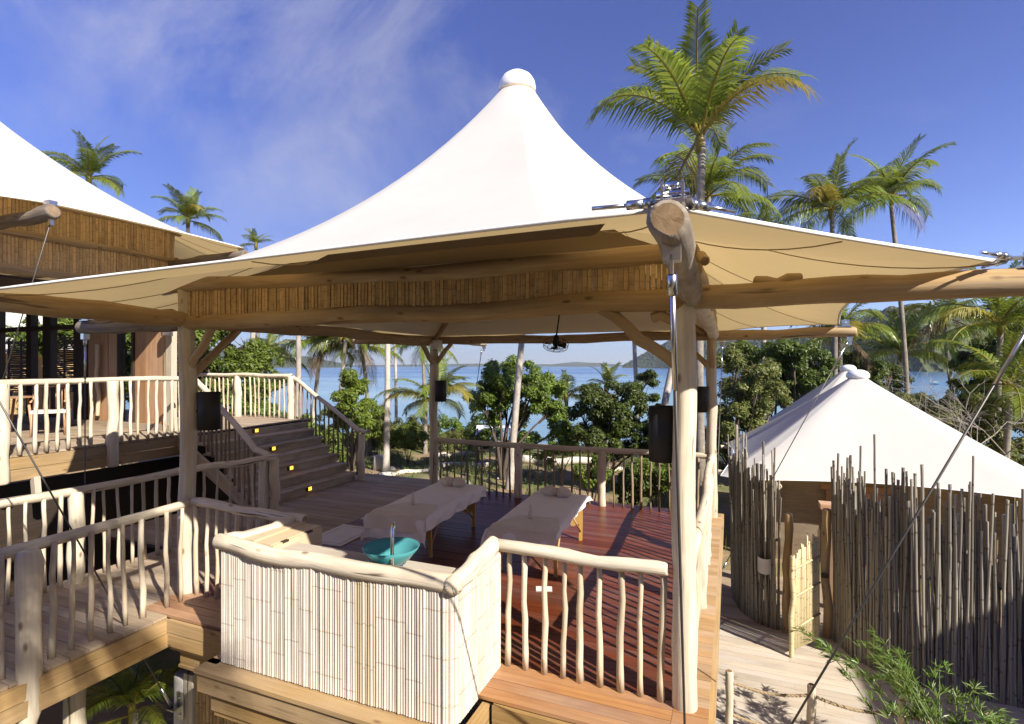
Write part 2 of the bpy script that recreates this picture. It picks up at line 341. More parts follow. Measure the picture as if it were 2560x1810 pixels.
# stick meshes shared between balusters
def stick_mesh(seed, mat, r=.017, L=1.0, bend=.010):
    rad = [r * (1 + .16 * noise.noise(Vector((i * .9 + seed * 3.1, seed, 2)))) * (1.12 - .24 * i / 7) for i in range(8)]
    return G().tube(logpts((0, 0, 0), (0, 0, L), 8, bend, seed * 1.7), rad, 7, 'flat', 0, .18, seed).mesh('baluster', [mat])
STK = {m_: [stick_mesh(k + 1, m_, .0165 + .0025 * (k % 3)) for k in range(7)] for m_ in ('stick', 'stick_dark', 'log_pale')}
def baluster(parent, p, h, mat='stick', name='baluster', fat=1.):
    return put(name, rnd.choice(STK[mat]), parent, rel(parent, p), (rnd.uniform(-.02, .02), rnd.uniform(-.02, .02), rnd.uniform(0, 6.28)), (fat, fat, h))
def railing(name, label, pts, h, pos, mat='stick', rr=.045, posts=(), railmat='log_pale', postr=.055, drop=0., group='log balustrades', fat=1.):
    """pts: list of (x,y,z) base line; pos: list of parameters along base line (world points)."""
    t = thing(name, label, 'railing', pts[0], 0, group)
    for a, b in zip(pts[:-1], pts[1:]):
        A = Vector(a) + Vector((0, 0, h)); B = Vector(b) + Vector((0, 0, h))
        log('rail', rel(t, A), rel(t, B), rr, railmat, t, bend=.03, seg=12)
    for q in pos: baluster(t, q, h - rr * .3, mat, fat=fat)
    for q in posts:
        q = Vector(q); log('post', rel(t, q - Vector((0, 0, drop))), rel(t, q + Vector((0, 0, h - rr * .8))), postr, railmat, t, bend=.02, seg=8)
    return t
def lerp3(a, b, t): return tuple(a[i] + (b[i] - a[i]) * t for i in range(3))

# ================================================================== SETTING
# ground
def gfn(u, v):
    x = -70 + 150 * u; y = -14 + 120 * v * v + 8 * v; return (x, y, zg(x, y))
m, n, p = newmat('earth'); tc = n.nodes.new('ShaderNodeTexCoord'); ob = tc.outputs['Object']
f1 = tnoise(n, ob, .55, 6, .6); f2 = tnoise(n, ob, 6, 6, .65); f3 = tnoise(n, ob, 40, 3)
c_ = mixc(n, f2, (.20, .125, .07), (.34, .25, .15)); c_ = mixc(n, mrange(n, f1, .42, .62), c_, mixc(n, f3, (.07, .095, .02), (.15, .16, .05)))
sx = n.nodes.new('ShaderNodeSeparateXYZ'); n.links.new(ob, sx.inputs[0])
c_ = mixc(n, mrange(n, sx.outputs['Z'], -3.4, -3.95), c_, (.46, .39, .30))
n.links.new(c_, p.inputs['Base Color']); p.inputs['Roughness'].default_value = .95; bump(n, p, f2, .8, .06)
struct(part('ground', G().grid(gfn, 110, 110), 'earth'))
# sea
m, n, p = newmat('water'); tc = n.nodes.new('ShaderNodeTexCoord'); ob = tc.outputs['Object']
b1 = tnoise(n, vmap(n, ob, (.0035, .016, 1)), 1, 4, .55); b2 = tnoise(n, vmap(n, ob, (.5, 1.1, 1)), 1, 5, .6)
sx = n.nodes.new('ShaderNodeSeparateXYZ'); n.links.new(ob, sx.inputs[0])
near = mixc(n, mrange(n, sx.outputs['Y'], 60, 420), (.30, .46, .48), (.06, .16, .29))
n.links.new(mixc(n, mrange(n, b1, .4, .62), near, mixc(n, .5, near, (.02, .07, .17))), p.inputs['Base Color'])
n.links.new(mrange(n, b1, .35, .65, .10, .28), p.inputs['Roughness']); p.inputs['IOR'].default_value = 1.33
bump(n, p, b2, .55, .25)
struct(part('sea', G().grid(lambda u, v: (-9000 + 18000 * u, 30 + 12000 * v, -4.2), 8, 8), 'water'))
# wooded hills across the bay
m, n, p = newmat('forest'); tc = n.nodes.new('ShaderNodeTexCoord'); ob = tc.outputs['Object']
vo = n.nodes.new('ShaderNodeTexVoronoi'); vo.inputs['Scale'].default_value = .11; n.links.new(ob, vo.inputs['Vector'])
f2 = tnoise(n, ob, .03, 6, .6); f3 = tnoise(n, ob, .35, 4, .6)
c_ = mixc(n, mrange(n, vo.outputs['Distance'], .1, .8), (.085, .11, .03), (.02, .032, .014)); c_ = mixc(n, mrange(n, f2, .4, .66, 0, .6), c_, (.055, .062, .03))
c_ = mixc(n, mrange(n, f3, .35, .7, 0, .5), c_, (.11, .12, .04))
n.links.new(c_, p.inputs['Base Color']); p.inputs['Roughness'].default_value = .9; bump(n, p, vo.outputs['Distance'], 1.0, 9)
def interp(tab, x):
    if x <= tab[0][0]: return tab[0][1]
    for (a, b), (c, d) in zip(tab[:-1], tab[1:]):
        if x <= c: return b + (d - b) * (x - a) / (c - a)
    return tab[-1][1]
prof = [(1555, 918), (1600, 890), (1672, 856), (1760, 838), (1850, 836), (2000, 832), (2100, 815), (2165, 798), (2230, 777), (2330, 785), (2450, 802), (2600, 800), (2900, 815), (3300, 850)]
dist = [(1555, 1900), (1700, 1500), (1900, 1100), (2150, 760), (2300, 620), (2600, 560), (3300, 560)]
def hill_fn(prof, dist, u0, u1, deep, seed, amp):
    def fn(a, b):
        u = u0 + (u1 - u0) * a; D0 = interp(dist, u); D = D0 * (1 + deep * b)
        Hc = CAM[2] + (915 - interp(prof, u)) / FPX * D0 * (1 + deep * .55)
        k = math.sin(min(1, b / .55) * math.pi / 2) ** .9 if b < .55 else 1 - (b - .55) * .8
        x, y = at(u, D); nn = noise.noise(Vector((x * .012 + seed, y * .012, 2))) * .16 + noise.noise(Vector((x * .045, y * .045, 5))) * .05
        z = -4.6 + (Hc + 4.6) * max(0, k) * (1 + nn * min(1, b * 3) * (1 if b < .45 else .35)) + amp * (.5 + noise.noise(Vector((x * .11, y * .11, 7)))) * min(1, b * 8)
        return (x, y, z)
    return fn
struct(part('hill', G().grid(hill_fn(prof, dist, 1555, 3300, .6, 3, 7), 330, 46), 'forest'))
struct(part('hill', G().grid(hill_fn([(300, 880), (560, 872), (700, 880), (760, 893), (830, 905), (880, 915)], [(300, 1500), (880, 2400)], 300, 880, .4, 9, 6), 120, 20), 'forest'))
struct(part('hill', G().grid(hill_fn([(880, 914), (1200, 909), (1380, 911), (1440, 905), (1500, 908), (1580, 914)], [(880, 5500), (1580, 5500)], 880, 1580, .2, 5, 3), 90, 8), 'forest'))

# ---- decks made of planks
PLK = {}
def plank(parent, x0, x1, y0, y1, ztop, mat, th=.028, name='plank'):
    L, W = round(x1 - x0, 3), round(y1 - y0, 3); k = (L, W, mat, th)
    if k not in PLK: PLK[k] = G().box(-L / 2, L / 2, -W / 2, W / 2, -th, 0).mesh(name, [mat])
    o = put(name, PLK[k], parent, rel(parent, ((x0 + x1) / 2, (y0 + y1) / 2, ztop + rnd.uniform(-.0015, .0015))))
    return o
def deck(name, x0, x1, y0, y1, z, pw, mat, along='x', splits=(), th=.028):
    base = struct(part(name, G().box(-(x1 - x0) / 2 + .02, (x1 - x0) / 2 - .02, -(y1 - y0) / 2 + .02, (y1 - y0) / 2 - .02, -.05, 0), 'dark_wood', None, ((x0 + x1) / 2, (y0 + y1) / 2, z - th - .004)))
    a0, a1 = (y0, y1) if along == 'x' else (x0, x1); b0, b1 = (x0, x1) if along == 'x' else (y0, y1)
    nn = round((a1 - a0) / pw); pw = (a1 - a0) / nn
    for i in range(nn):
        q0, q1 = a0 + i * pw + .003, a0 + (i + 1) * pw - .003
        mt = mat(i, q0) if callable(mat) else mat
        cuts = [b0] + sorted(s + rnd.uniform(-.5, .5) * (1 if i % 2 else -1) for s in splits) + [b1]
        for c0, c1 in zip(cuts[:-1], cuts[1:]):
            if along == 'x': plank(base, c0 + .001, c1 - .001, q0, q1, z, mt, th)
            else: plank(base, q0, q1, c0 + .001, c1 - .001, z, mt, th)
    return base
dk = deck('deck', -5.32, -.075, -.46, 5.6, 0, .12, lambda i, y: 'deck_worn' if i < 4 else 'deck_red')
for i in range(50):
    q0 = -.46 + i * 6.06 / 50; plank(dk, -.073, .17, q0 + .002, q0 + 6.06 / 50 - .002, 0, 'deck_worn' if i < 4 else 'deck_edge')
deck('deck', -8.4, -5.33, .95, 6.1, -.002, .13, 'deck_light', splits=(-6.9,))
deck('walkway', -6.88, -4.92, -5.0, -.47, -.001, .14, 'deck_light')
deck('walkway', -6.88, -5.33, -.465, .945, -.003, .14, 'deck_light')
deck('upper_deck', -17.5, -9.32, -2.2, 6.3, 1.2, .14, 'deck_light', splits=(-11.6, -14.2))
deck('path', -1.5, 7.5, .2, 5.9, -2.0, .15, 'deck_bleached', splits=(1.6, 3.2, 5.0))
deck('path', -1.5, 7.5, 5.905, 8.6, -2.002, .15, 'deck_light', splits=(2.4, 4.4))
# skirt boards round the decks
def boards(name, label, lst, mat='fascia', cat='deck edge', group='deck edge boards'):
    c = lst[0]; t = thing(name, label, cat, (c[0], c[2], c[4]), 0, group)
    for b in lst: part('board', G().box(b[0] - c[0], b[1] - c[0], b[2] - c[2], b[3] - c[2], b[4] - c[4], b[5] - c[4]), mat, t)
    return t
boards('deck_skirt', 'yellow brown edge boards under the walkway with the near log railing', [(-4.925, -4.885, -5, -.47, -.165, -.033), (-4.92, -4.88, -5, -.475, -.305, -.172)])
boards('deck_skirt', 'shaded edge boards between walkway and bamboo counter', [(-4.88, -3.80, -.50, -.462, -.15, -.03), (-4.88, -3.80, -.495, -.457, -.29, -.155), (-4.88, -3.80, -.47, -.44, -.33, -.295), (-4.80, -3.80, -.42, -.38, -.48, -.37), (-4.80, -3.80, -.44, -.38, -.51, -.485)])
boards('deck_skirt', 'edge boards below the red brown step in front of the stick railing', [(-1.33, .17, -.50, -.462, -.15, -.03), (-1.33, .17, -.495, -.457, -.29, -.155), (-1.33, .17, -.49, -.45, -.45, -.3)])
boards('deck_skirt', 'long plain side board along the pavilion deck above the path', [(.17, .21, -.46, 5.6, -.16, -.004), (.168, .205, -.46, 5.6, -.33, -.165)])
boards('deck_skirt', 'two pale edge boards under the raised deck with the white railing', [(-9.325, -9.285, -2.2, 3.0, 1.0, 1.165), (-9.32, -9.28, -2.2, 3.0, .83, .992)])
t = thing('deck_support', 'pale bracket foot of timber below the raised deck', 'bracket', (-9.25, .55, .8)); part('foot', G().obox((0, 0, -.1), (.05, 0, .02), (0, .04, 0), (-.02, 0, .14)), 'deck_bleached', t)
# dark understorey walls below the decks
def canewall(name, label, a, b, z0, z1, r, mat, group=None, jag=0.):
    a, b = Vector(a), Vector(b); L = (b - a).length; k = int(L / (r * 2.02)); t = thing(name, label, 'wall', (a.x, a.y, z0), 0, group)
    ms = [G().tube([(0, 0, 0), (0, 0, .5 * (z1 - z0)), (0, 0, z1 - z0)], r * (1 + .1 * q), 6, None).mesh('cane', [mat]) for q in (-1, 0, 1)]
    for i in range(k):
        p = a.lerp(b, (i + .5) / k); put('cane', rnd.choice(ms), t, (p.x - a.x, p.y - a.y, rnd.uniform(-jag, jag)), (0, 0, rnd.random() * 6))
    return t
canewall('bamboo_skirt', 'split bamboo wall below the deck beside the white anchor post', (-4.72, -.30, 0), (-.1, -.30, 0), -2.2, -.50, .024, 'bamboo_gold')
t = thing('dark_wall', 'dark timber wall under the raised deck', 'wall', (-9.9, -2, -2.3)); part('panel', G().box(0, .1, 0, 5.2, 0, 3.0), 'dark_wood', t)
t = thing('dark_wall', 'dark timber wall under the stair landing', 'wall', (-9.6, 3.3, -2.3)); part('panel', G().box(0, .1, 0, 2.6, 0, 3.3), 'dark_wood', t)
t = thing('support_post', 'log post standing below the walkway', 'post', (-5.6, -.9, -2.2)); log('post', (0, 0, 0), (0, 0, 1.9), .09, 'log_pale', t)
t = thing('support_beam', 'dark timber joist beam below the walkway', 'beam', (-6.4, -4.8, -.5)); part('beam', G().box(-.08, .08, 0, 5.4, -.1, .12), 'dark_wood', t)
t = thing('anchor_post', 'white round anchor post with bolted steel bracket under the deck', 'post', (-5.02, -.22, -2.2))
part('post', G().lathe([(0, 0), (.085, 0), (.09, .02), (.09, 1.45), (.086, 1.47), (0, 1.475)], 20), 'concrete', t)
part('side_post', G().box(.095, .22, -.07, .07, 0, 1.52), 'log_pale', t)
part('bracket', G().box(.02, .12, -.095, -.085, 1.05, 1.33).obox((.02, -.12, 1.17), (.05, 0, 0), (0, .05, 0), (0, 0, .006)), 'steel', t)
for zz in (1.1, 1.28): part('bolt', G().lathe([(0, 0), (.014, 0), (.014, .012), (0, .016)], 8), 'chrome', t, (.07, -.096, zz), (R(90), 0, 0))

# ================================================================== canopies
def edge_pt(cs, c, s, sag, rise):
    k = int(s) % len(cs); t = s - int(s); a, b = Vector(cs[k]), Vector(cs[(k + 1) % len(cs)]); p = a.lerp(b, t); L = (b - a).length; q = 4 * t * (1 - t)
    d = Vector((c[0] - p.x, c[1] - p.y, 0)); d.normalize(); p += d * (sag * L * q); p.z += rise * L * q; return p
def canopy_fn(cs, c, ztop, rtop, pw, sag, rise, dz=0., qk=0.):
    N = len(cs)
    def fn(u, v):
        e = edge_pt(cs, c, (u * N) % N, sag, rise); k = 1 - v; d = Vector((e.x - c[0], e.y - c[1], 0)); dn = d.normalized()
        xy = Vector((c[0], c[1], 0)) + d * k + dn * (rtop * v)
        z = e.z + (ztop - e.z) * ((1 - qk) * v ** pw + qk * v ** 4)
        return (xy.x, xy.y, z + dz)
    return fn
def make_canopy(t, cs, c, ztop, rtop, pw=1.2, sag=.06, rise=.03, nper=10, nv=18, mat='canvas', seams=True, hemr=.012, qk=0.):
    fn = canopy_fn(cs, c, ztop, rtop, pw, sag, rise, 0, qk); N = len(cs); o = Vector(t.location)
    f2 = lambda u, v: Vector(fn(u, v)) - o
    cn = part('canopy', G().grid(f2, N * nper, nv, closed=True), mat, t)
    for k in range(N):
        part('hem', G().tube([f2((k + i / 12) / N, 0) for i in range(13)], hemr, 6, 'flat'), 'hem', cn)
        if seams:
            for q in (0, .5):
                part('seam', G().tube([Vector(f2((k + q) / N, i / 24 * .9)) - Vector((0, 0, .022)) for i in range(25)], .004, 4, None), 'seam', cn)
    return fn
def cap_prof(r, h): return [(r * .86, -.03), (r * 1.0, 0), (r * 1.02, h * .25), (r * .96, h * .5), (r * .78, h * .75), (r * .48, h * .93), (r * .2, h * .99), (0.001, h)]
PX, PY = -5.28, 5.34
pav = thing('open_pavilion', 'large open pavilion with white peaked canopy on log posts over red deck', 'pavilion', (-2.64, 2.67, 0))
po = Vector(pav.location)
CC = (-2.42, 2.75)
ZB = 3.0
CS = [(-5.30, -1.80, 3.09), (.10, -1.80, 3.16), (1.80, 0, 3.14), (1.85, 5.35, 3.14), (0, 7.3, 3.16), (-5.3, 7.3, 3.16), (-7.1, 5.35, 3.14), (-7.1, 0, 3.14)]
make_canopy(pav, CS, CC, 6.28, .24, 1.75, .05, .015, 12, 24, qk=.1)
cp = part('canopy_cap', G().lathe(cap_prof(.252, .29), 28), 'cap_white', pav, (CC[0] - po.x, CC[1] - po.y, 6.28))
part('collar', G().lathe([(.25, -.06), (.262, -.03), (.262, 0), (.2, .01)], 28), 'deck_light', cp)
SQ = [(PX - .03, .0, 3.40), (.03, .0, 3.40), (.03, PY + .0, 3.40), (PX - .03, PY + .0, 3.40)]
fl = canopy_fn(SQ, CC, 5.75, .2, 1.6, 0, 0); part('inner_lining', G().grid(lambda u, v: Vector(fl(.25 + .75 * u, v)) - po, 24, 8), 'inner_cloth', pav); part('inner_lining', G().grid(lambda u, v: Vector(fl(.25 * u, v)) - po, 10, 8), 'lining_shaded', pav)  # front facet takes the cloth with shade in its colour
SQ2 = [(PX + .06, .08, 3.10), (-.05, .08, 3.10), (-.05, PY - .07, 3.10), (PX + .06, PY - .07, 3.10)]
fl2 = canopy_fn(SQ2, CC, 5.65, .2, 1.35, 0, 0, 0); part('ceiling_cloth', G().grid(lambda u, v: Vector(fl2(u, v)) - po, 32, 8, closed=True), 'ceiling_cloth', pav)
fcn = canopy_fn(CS, CC, 6.28, .24, 1.75, .05, .015, -.025, .1)
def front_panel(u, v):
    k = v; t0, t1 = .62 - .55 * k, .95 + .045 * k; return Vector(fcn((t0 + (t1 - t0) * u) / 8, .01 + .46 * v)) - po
part('front_lining', G().grid(front_panel, 16, 12), 'lining_shaded', pav)
def pl(name, a, b, r, mat='log_warm', **k): return log(name, Vector(a) - po, Vector(b) - po, r, mat, pav, **k)
posts = [(0, 0), (PX, 0), (PX, PY), (0.03, PY)]
pl('post', (0, 0, 0), (0, 0, 3.05), .088, 'log_pale', r2=.083, seg=14, n=16, bend=.012, wob=.1)
pl('post', (PX, 0, 0), (PX, 0, 3.38), .09, 'log_pale', r2=.085, seg=14, n=16, bend=.02, wob=.12)
pl('post', (PX, PY, 0), (PX, PY, 3.3), .085, 'log_pale', seg=12, bend=.02)
pl('post', (.03, PY, 0), (.03, PY, 3.3), .08, 'log_pale', seg=12, bend=.02)
# eave beams (lower and upper ring), outriggers, rafters, braces
pl('beam', (PX - .05, -.01, ZB - .02), (-.02, -.01, ZB - .01), .082, seg=18, n=14, bend=.035)
pl('beam', (PX - .22, -.03, 3.385), (-.1, -.02, 3.335), .072, seg=18, n=14, bend=.05)
pl('beam', (PX, .1, ZB), (PX, PY, ZB + .03), .08, seg=16)
pl('beam', (PX, .1, 3.37), (PX, PY, 3.37), .07, seg=16)
pl('beam', (PX, PY, ZB + .02), (0, PY, ZB + .0), .08, seg=16)
pl('beam', (PX, PY, 3.37), (0, PY, 3.37), .07, seg=16)
pl('beam', (.03, .1, ZB + .06), (.06, PY + .25, ZB + .02), .085, 'log_pale', seg=16)
pl('beam', (.03, .1, 3.37), (.03, PY, 3.37), .07, seg=16)
OUT = [((.04, .2, 3.0), (.10, -1.98, 3.06), .076, .080, 'log_weather'), ((-.05, 0, 3.0), (2.12, 0, 3.0), .088, .085, 'log_warm'), ((.1, PY, ZB), (2.05, PY, ZB + .02), .08, .08, 'log_warm'), ((.06, PY, ZB + .06), (.16, 7.75, 3.07), .08, .085, 'log_pale'),  # right outrigger uses the shade-tinted log colour
       ((PX, PY, 3.05), (PX + .02, 7.75, 3.07), .08, .085, 'log_pale'), ((PX, PY, ZB), (-7.25, PY, 3.05), .08, .075, 'log_warm'), ((PX, 0, ZB - .02), (-7.2, .03, ZB - .02), .085, .082, 'log_grey'), ((PX, .1, ZB), (PX - .02, -2.0, 3.05), .09, .095, 'log_warm')]
for a, b, r1, r2, mt in OUT:
    o = pl('outrigger', a, b, r1, mt, r2=r2, seg=12, n=16, bend=.015)
    d = (Vector(b) - Vector(a)).normalized(); c = Vector(b) - d * .12 + Vector((0, 0, r2 + .004)); s_ = d.cross(Vector((0, 0, 1)))
    Z = Vector((0, 0, 1)); c2 = Vector(b) - d * .06 - Z * (r2 + .03)
    part('steel_bracket', G().obox(c - po, d * .09, s_ * .05, Z * .006).obox(c + s_ * .04 + Z * .05 - po, d * .05, s_ * .005, Z * .05).obox(c - s_ * .04 + Z * .05 - po, d * .05, s_ * .005, Z * .05), 'steel', o)
    part('steel_pin', G().tube([c - s_ * .065 + Z * .06 - po, c + s_ * .065 + Z * .06 - po], .016, 10, 'flat'), 'chrome', o)
    part('steel_pin', G().tube([c - s_ * .03 + Z * .092 - po, c + s_ * .03 + Z * .092 - po], .018, 8, 'flat'), 'chrome', o)
    part('hanger_plate', G().obox(c2 - po, d * .03, s_ * .035, Z * .035).obox(c2 - Z * .05 - po, d * .03, s_ * .006, Z * .04), 'steel', o)
# edge cable fittings at the near canopy corners
for cpt, dirs in (((.10, -1.86, 3.17), ((-1, .02, .03), (.68, .72, .0))), ((1.88, -.02, 3.15), ((-.7, -.72, .01), (-.08, 1, .0))), ((-5.30, -1.86, 3.17), ((1, .03, .03),))):
    for d in dirs:
        d = Vector(d).normalized(); g = G(); c = Vector(cpt) - po
        g.tube([c + d * .02, c + d * .09], .011, 8, 'flat').tube([c + d * .09, c + d * .12], .024, 6, 'flat').tube([c + d * .12, c + d * .19], .02, 10, 'flat').tube([c + d * .19, c + d * .34], .009, 6, 'flat')
        part('cable_socket', g, 'steel', pav)
    c = Vector(cpt) - po; part('corner_plate', G().obox(c + Vector((0, .03, .0)), (.07, 0, 0), (0, .06, 0), (0, 0, .004)), 'steel', pav)
TIES = [((.10, -1.94, 2.88), (.05, -.12, -1.5)), ((2.02, 0, 2.86), (.2, .02, -1.05)), ((1.97, PY, 2.88), (.12, PY, -1.0)), ((.16, 7.6, 2.92), (.08, 5.5, -.2)), ((PX, -1.94, 2.9), (-5.02, -.34, -1.05)), ((-7.14, .03, 2.86), (-7.1, .0, -1.6)), ((PX, 7.6, 2.9), (PX, 6.0, -2.2))]
for a, b in TIES:
    a, b = Vector(a), Vector(b); d = (b - a).normalized()
    o = part('tie_cable', G().tube([a - po, a.lerp(b, .5) - po, b - po], .0075, 6, 'flat'), 'cable', pav)
    part('turnbuckle', G().tube([a - po + d * .02, a - po + d * .10], .02, 8, 'flat').tube([a - po + d * .10, a - po + d * .52], .012, 8, 'flat'), 'steel', o); part('end_fitting', G().tube([b - po - d * .05, b - po - d * .3], .014, 8, 'flat'), 'steel', o)
for k in range(4): part('rafter', G().tube([Vector(fl2(k / 4, .02 + i / 12 * .9)) - po - Vector((0, 0, .06)) for i in range(13)], .048, 10, 'round', 0, .15, k), 'log_warm', pav)
for a, b in (((-.02, 0, 2.48), (-.62, 0, 2.95)), ((PX, .02, 2.42), (PX + .42, 0, 2.95)), ((PX, .02, 2.36), (PX, .68, 2.95)), ((PX, PY, 2.5), (PX + .42, PY, 2.98)), ((PX, PY, 2.5), (PX, PY - .5, 2.98)), ((.03, PY, 2.45), (-.5, PY, 2.95)), ((.03, PY, 2.45), (.03, PY - .5, 2.97))):
    pl('brace', a, b, .045, seg=7, bend=.02)
for a, b in (((PX - .16, .06, 3.20), (PX + .1, .02, 3.20)), ((PX - .14, -.2, 3.07), (PX - .02, .2, 3.08)), ((.03, .12, 3.2), (.09, -.12, 3.2)), ((-.22, -.02, 2.86), (.0, .03, 2.86)), ((.48, .03, 3.1), (.75, .02, 3.1)), ((.1, .1, 3.3), (.14, -.08, 3.25))):
    pl('peg', a, b, .04, seg=5, n=10)
# bamboo strips in the frieze between the beams
def strips(parent, a, b, z0f, z1f, wdt, mat='bamboo_gold', nrm=(0, -1, 0), jag=.012, off=None, gap=.0):
    a, b = Vector(a), Vector(b); L = (b - a).length; k = int(L / wdt); d = (b - a).normalized(); nrm = Vector(nrm)
    ms = [G().obox((0, 0, 0), (wdt / 2 * (.97 - .1 * q), 0, 0), (0, .007 + .002 * q, 0), (0, 0, .5)).mesh('bamboo_strip', [mat]) for q in range(3)]
    ang = math.atan2(d.y, d.x)
    for i in range(k):
        t_ = (i + .5) / k; p = a.lerp(b, t_) + nrm * rnd.uniform(0, .014); z0, z1 = z0f(t_) + rnd.uniform(-jag, jag), z1f(t_) + rnd.uniform(-jag, jag)
        p.z = (z0 + z1) / 2; put('bamboo_strip', rnd.choice(ms), parent, rel(parent, p), (rnd.uniform(-.01, .01), rnd.uniform(-.008, .008), ang + rnd.uniform(-.06, .06)), (rnd.uniform(.8, 1.0), 1, z1 - z0))
strips(pav, (PX, -.02, 0), (-.08, -.02, 0), lambda t: 3.03, lambda t: 3.34, .04)
strips(pav, (.045, .1, 0), (.045, PY, 0), lambda t: 3.06, lambda t: 3.33, .07, nrm=(1, 0, 0))

# ================================================================== railings
def rng(a, b, k): return [a + (b - a) * i / (k - 1) for i in range(k)]
railing('log_railing', 'short sunlit stick railing between bamboo counter and front log post', [(-1.52, -.02, .0), (-.13, -.04, .0)], 1.0, [(x, 0, 0) for x in (-1.41, -1.25, -1.09, -.93, -.79, -.63, -.47, -.32, -.17)], 'stick', .052, fat=1.25)
railing('log_railing', 'short log railing between left post and bamboo counter', [(-5.2, .02, 0), (-3.55, -.06, 0)], 1.0, [(x, -.01, 0) for x in rng(-5.1, -3.75, 10)], 'stick', .05, fat=1.1)
near = railing('log_railing', 'near walkway railing with one thick slab post hanging below the deck', [(-5.06, -5.0, 0), (-5.17, -.09, 0)], 1.0, [(-5.06 - .02 * (y + 2), y, 0) for y in [-.2, -.35, -.6, -.77, -.91, -1.07, -1.23, -1.38] + rng(-1.72, -4.8, 20)], 'stick', .05, fat=1.2)
o = Vector(near.location)
part('slab_post', G().tube([Vector(q) - o for q in ((-4.93, -1.62, -.42), (-4.93, -1.60, -.3), (-4.94, -1.6, .1), (-4.95, -1.6, .5), (-4.97, -1.58, .9), (-4.98, -1.58, .97))], [.06, .085, .09, .082, .10, .085], 14, 'round', 0, .12, 3, flat=.7), ['log_pale'], near)
railing('log_railing', 'shaded far walkway railing ending at the stair foot', [(-6.73, -3.2, 0), (-6.68, .9, 0), (-6.36, 2.28, 0)], 1.06, [(-6.7, y, 0) for y in [-.94, -.78, -.62, -.47, -.15, 0, .16, .32, .47, .64, .8] + rng(-1.1, -3.1, 13)] + [lerp3((-6.68, .9, 0), (-6.36, 2.28, 0), t_) for t_ in rng(.12, .88, 7)], 'stick', .05, posts=[(-6.7, -.31, 0), (-6.36, 2.28, 0), (-6.5, 2.2, 0)], postr=.075, fat=1.1)
up = railing('log_railing', 'sunlit whitish railing along the raised deck of the left building', [(-9.3, -2.2, 1.2), (-9.32, 2.86, 1.2)], 1.06, [(-9.31, y, 1.2) for y in (.38, .57, .71, .85, 1.0, 1.16, 1.32, 1.79, 1.94, 2.06, 2.24, 2.39, 2.54, 2.68, 2.84) + tuple(rng(-.1, -2.0, 12))], 'log_pale', .048, posts=[(-9.26, .16, 1.2), (-9.26, 1.62, 1.2)], postr=.085, drop=.36, fat=1.25)
railing('log_railing', 'sunlit pale railing at the back of the stair landing', [(-13.2, 6.0, 1.2), (-9.7, 6.0, 1.2)], 1.06, [(x, 6.0, 1.2) for x in (-12.82, -12.65, -12.5, -12.35, -12.16, -12.02, -11.86, -11.7, -11.25, -11.05, -10.9, -10.77, -10.59, -10.42, -10.27, -10.1, -9.93)], 'stick', .05, posts=[(-11.5, 6, 1.2), (-9.72, 6, 1.2)], postr=.085, fat=1.15)
# stair railings (sloping)
def sloped(label, a, b, h, k, mat, tail=None, newel=None):
    t = thing('stair_railing', label, 'railing', a, 0, 'stair railings'); up_ = Vector((0, 0, h))
    log('rail', rel(t, Vector(a) + up_), rel(t, Vector(b) + up_), .05, 'log_pale', t, seg=12)
    if tail: log('rail', rel(t, Vector(b) + up_), rel(t, Vector(tail) + up_), .05, 'log_pale', t, seg=5)
    for i in range(k):
        q = lerp3(a, b, (i + .5) / k); baluster(t, q, h - .02, mat, fat=1.05)
    if newel: log('newel_post', rel(t, newel), rel(t, Vector(newel) + Vector((0, 0, h - .03))), .075, 'log_pale', t, seg=8)
    return t
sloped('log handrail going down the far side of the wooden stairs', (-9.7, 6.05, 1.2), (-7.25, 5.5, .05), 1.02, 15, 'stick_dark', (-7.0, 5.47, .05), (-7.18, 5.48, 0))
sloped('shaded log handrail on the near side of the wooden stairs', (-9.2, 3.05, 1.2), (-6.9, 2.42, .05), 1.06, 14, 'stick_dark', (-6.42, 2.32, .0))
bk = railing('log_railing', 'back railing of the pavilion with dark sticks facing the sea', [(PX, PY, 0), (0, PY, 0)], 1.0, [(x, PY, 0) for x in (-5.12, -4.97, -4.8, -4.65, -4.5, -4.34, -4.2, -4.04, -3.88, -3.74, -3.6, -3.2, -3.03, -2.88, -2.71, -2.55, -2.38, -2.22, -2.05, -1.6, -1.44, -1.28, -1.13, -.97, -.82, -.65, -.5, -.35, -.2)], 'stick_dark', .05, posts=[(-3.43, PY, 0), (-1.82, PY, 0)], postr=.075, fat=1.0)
rt = railing('log_railing', 'right side railing of the pavilion casting striped shadows', [(.02, .15, 0), (.03, PY, 0)], 1.0, [(.02, y, 0) for y in rng(.3, 5.15, 36)], 'stick', .05, posts=[(.03, 1.76, 0), (.02, 3.38, 0)], postr=.062, fat=1.0)
log('leaning_log', rel(rt, (.03, 3.05, .0)), rel(rt, (.05, 3.62, 1.02)), .05, 'log_pale', rt, bend=.05)
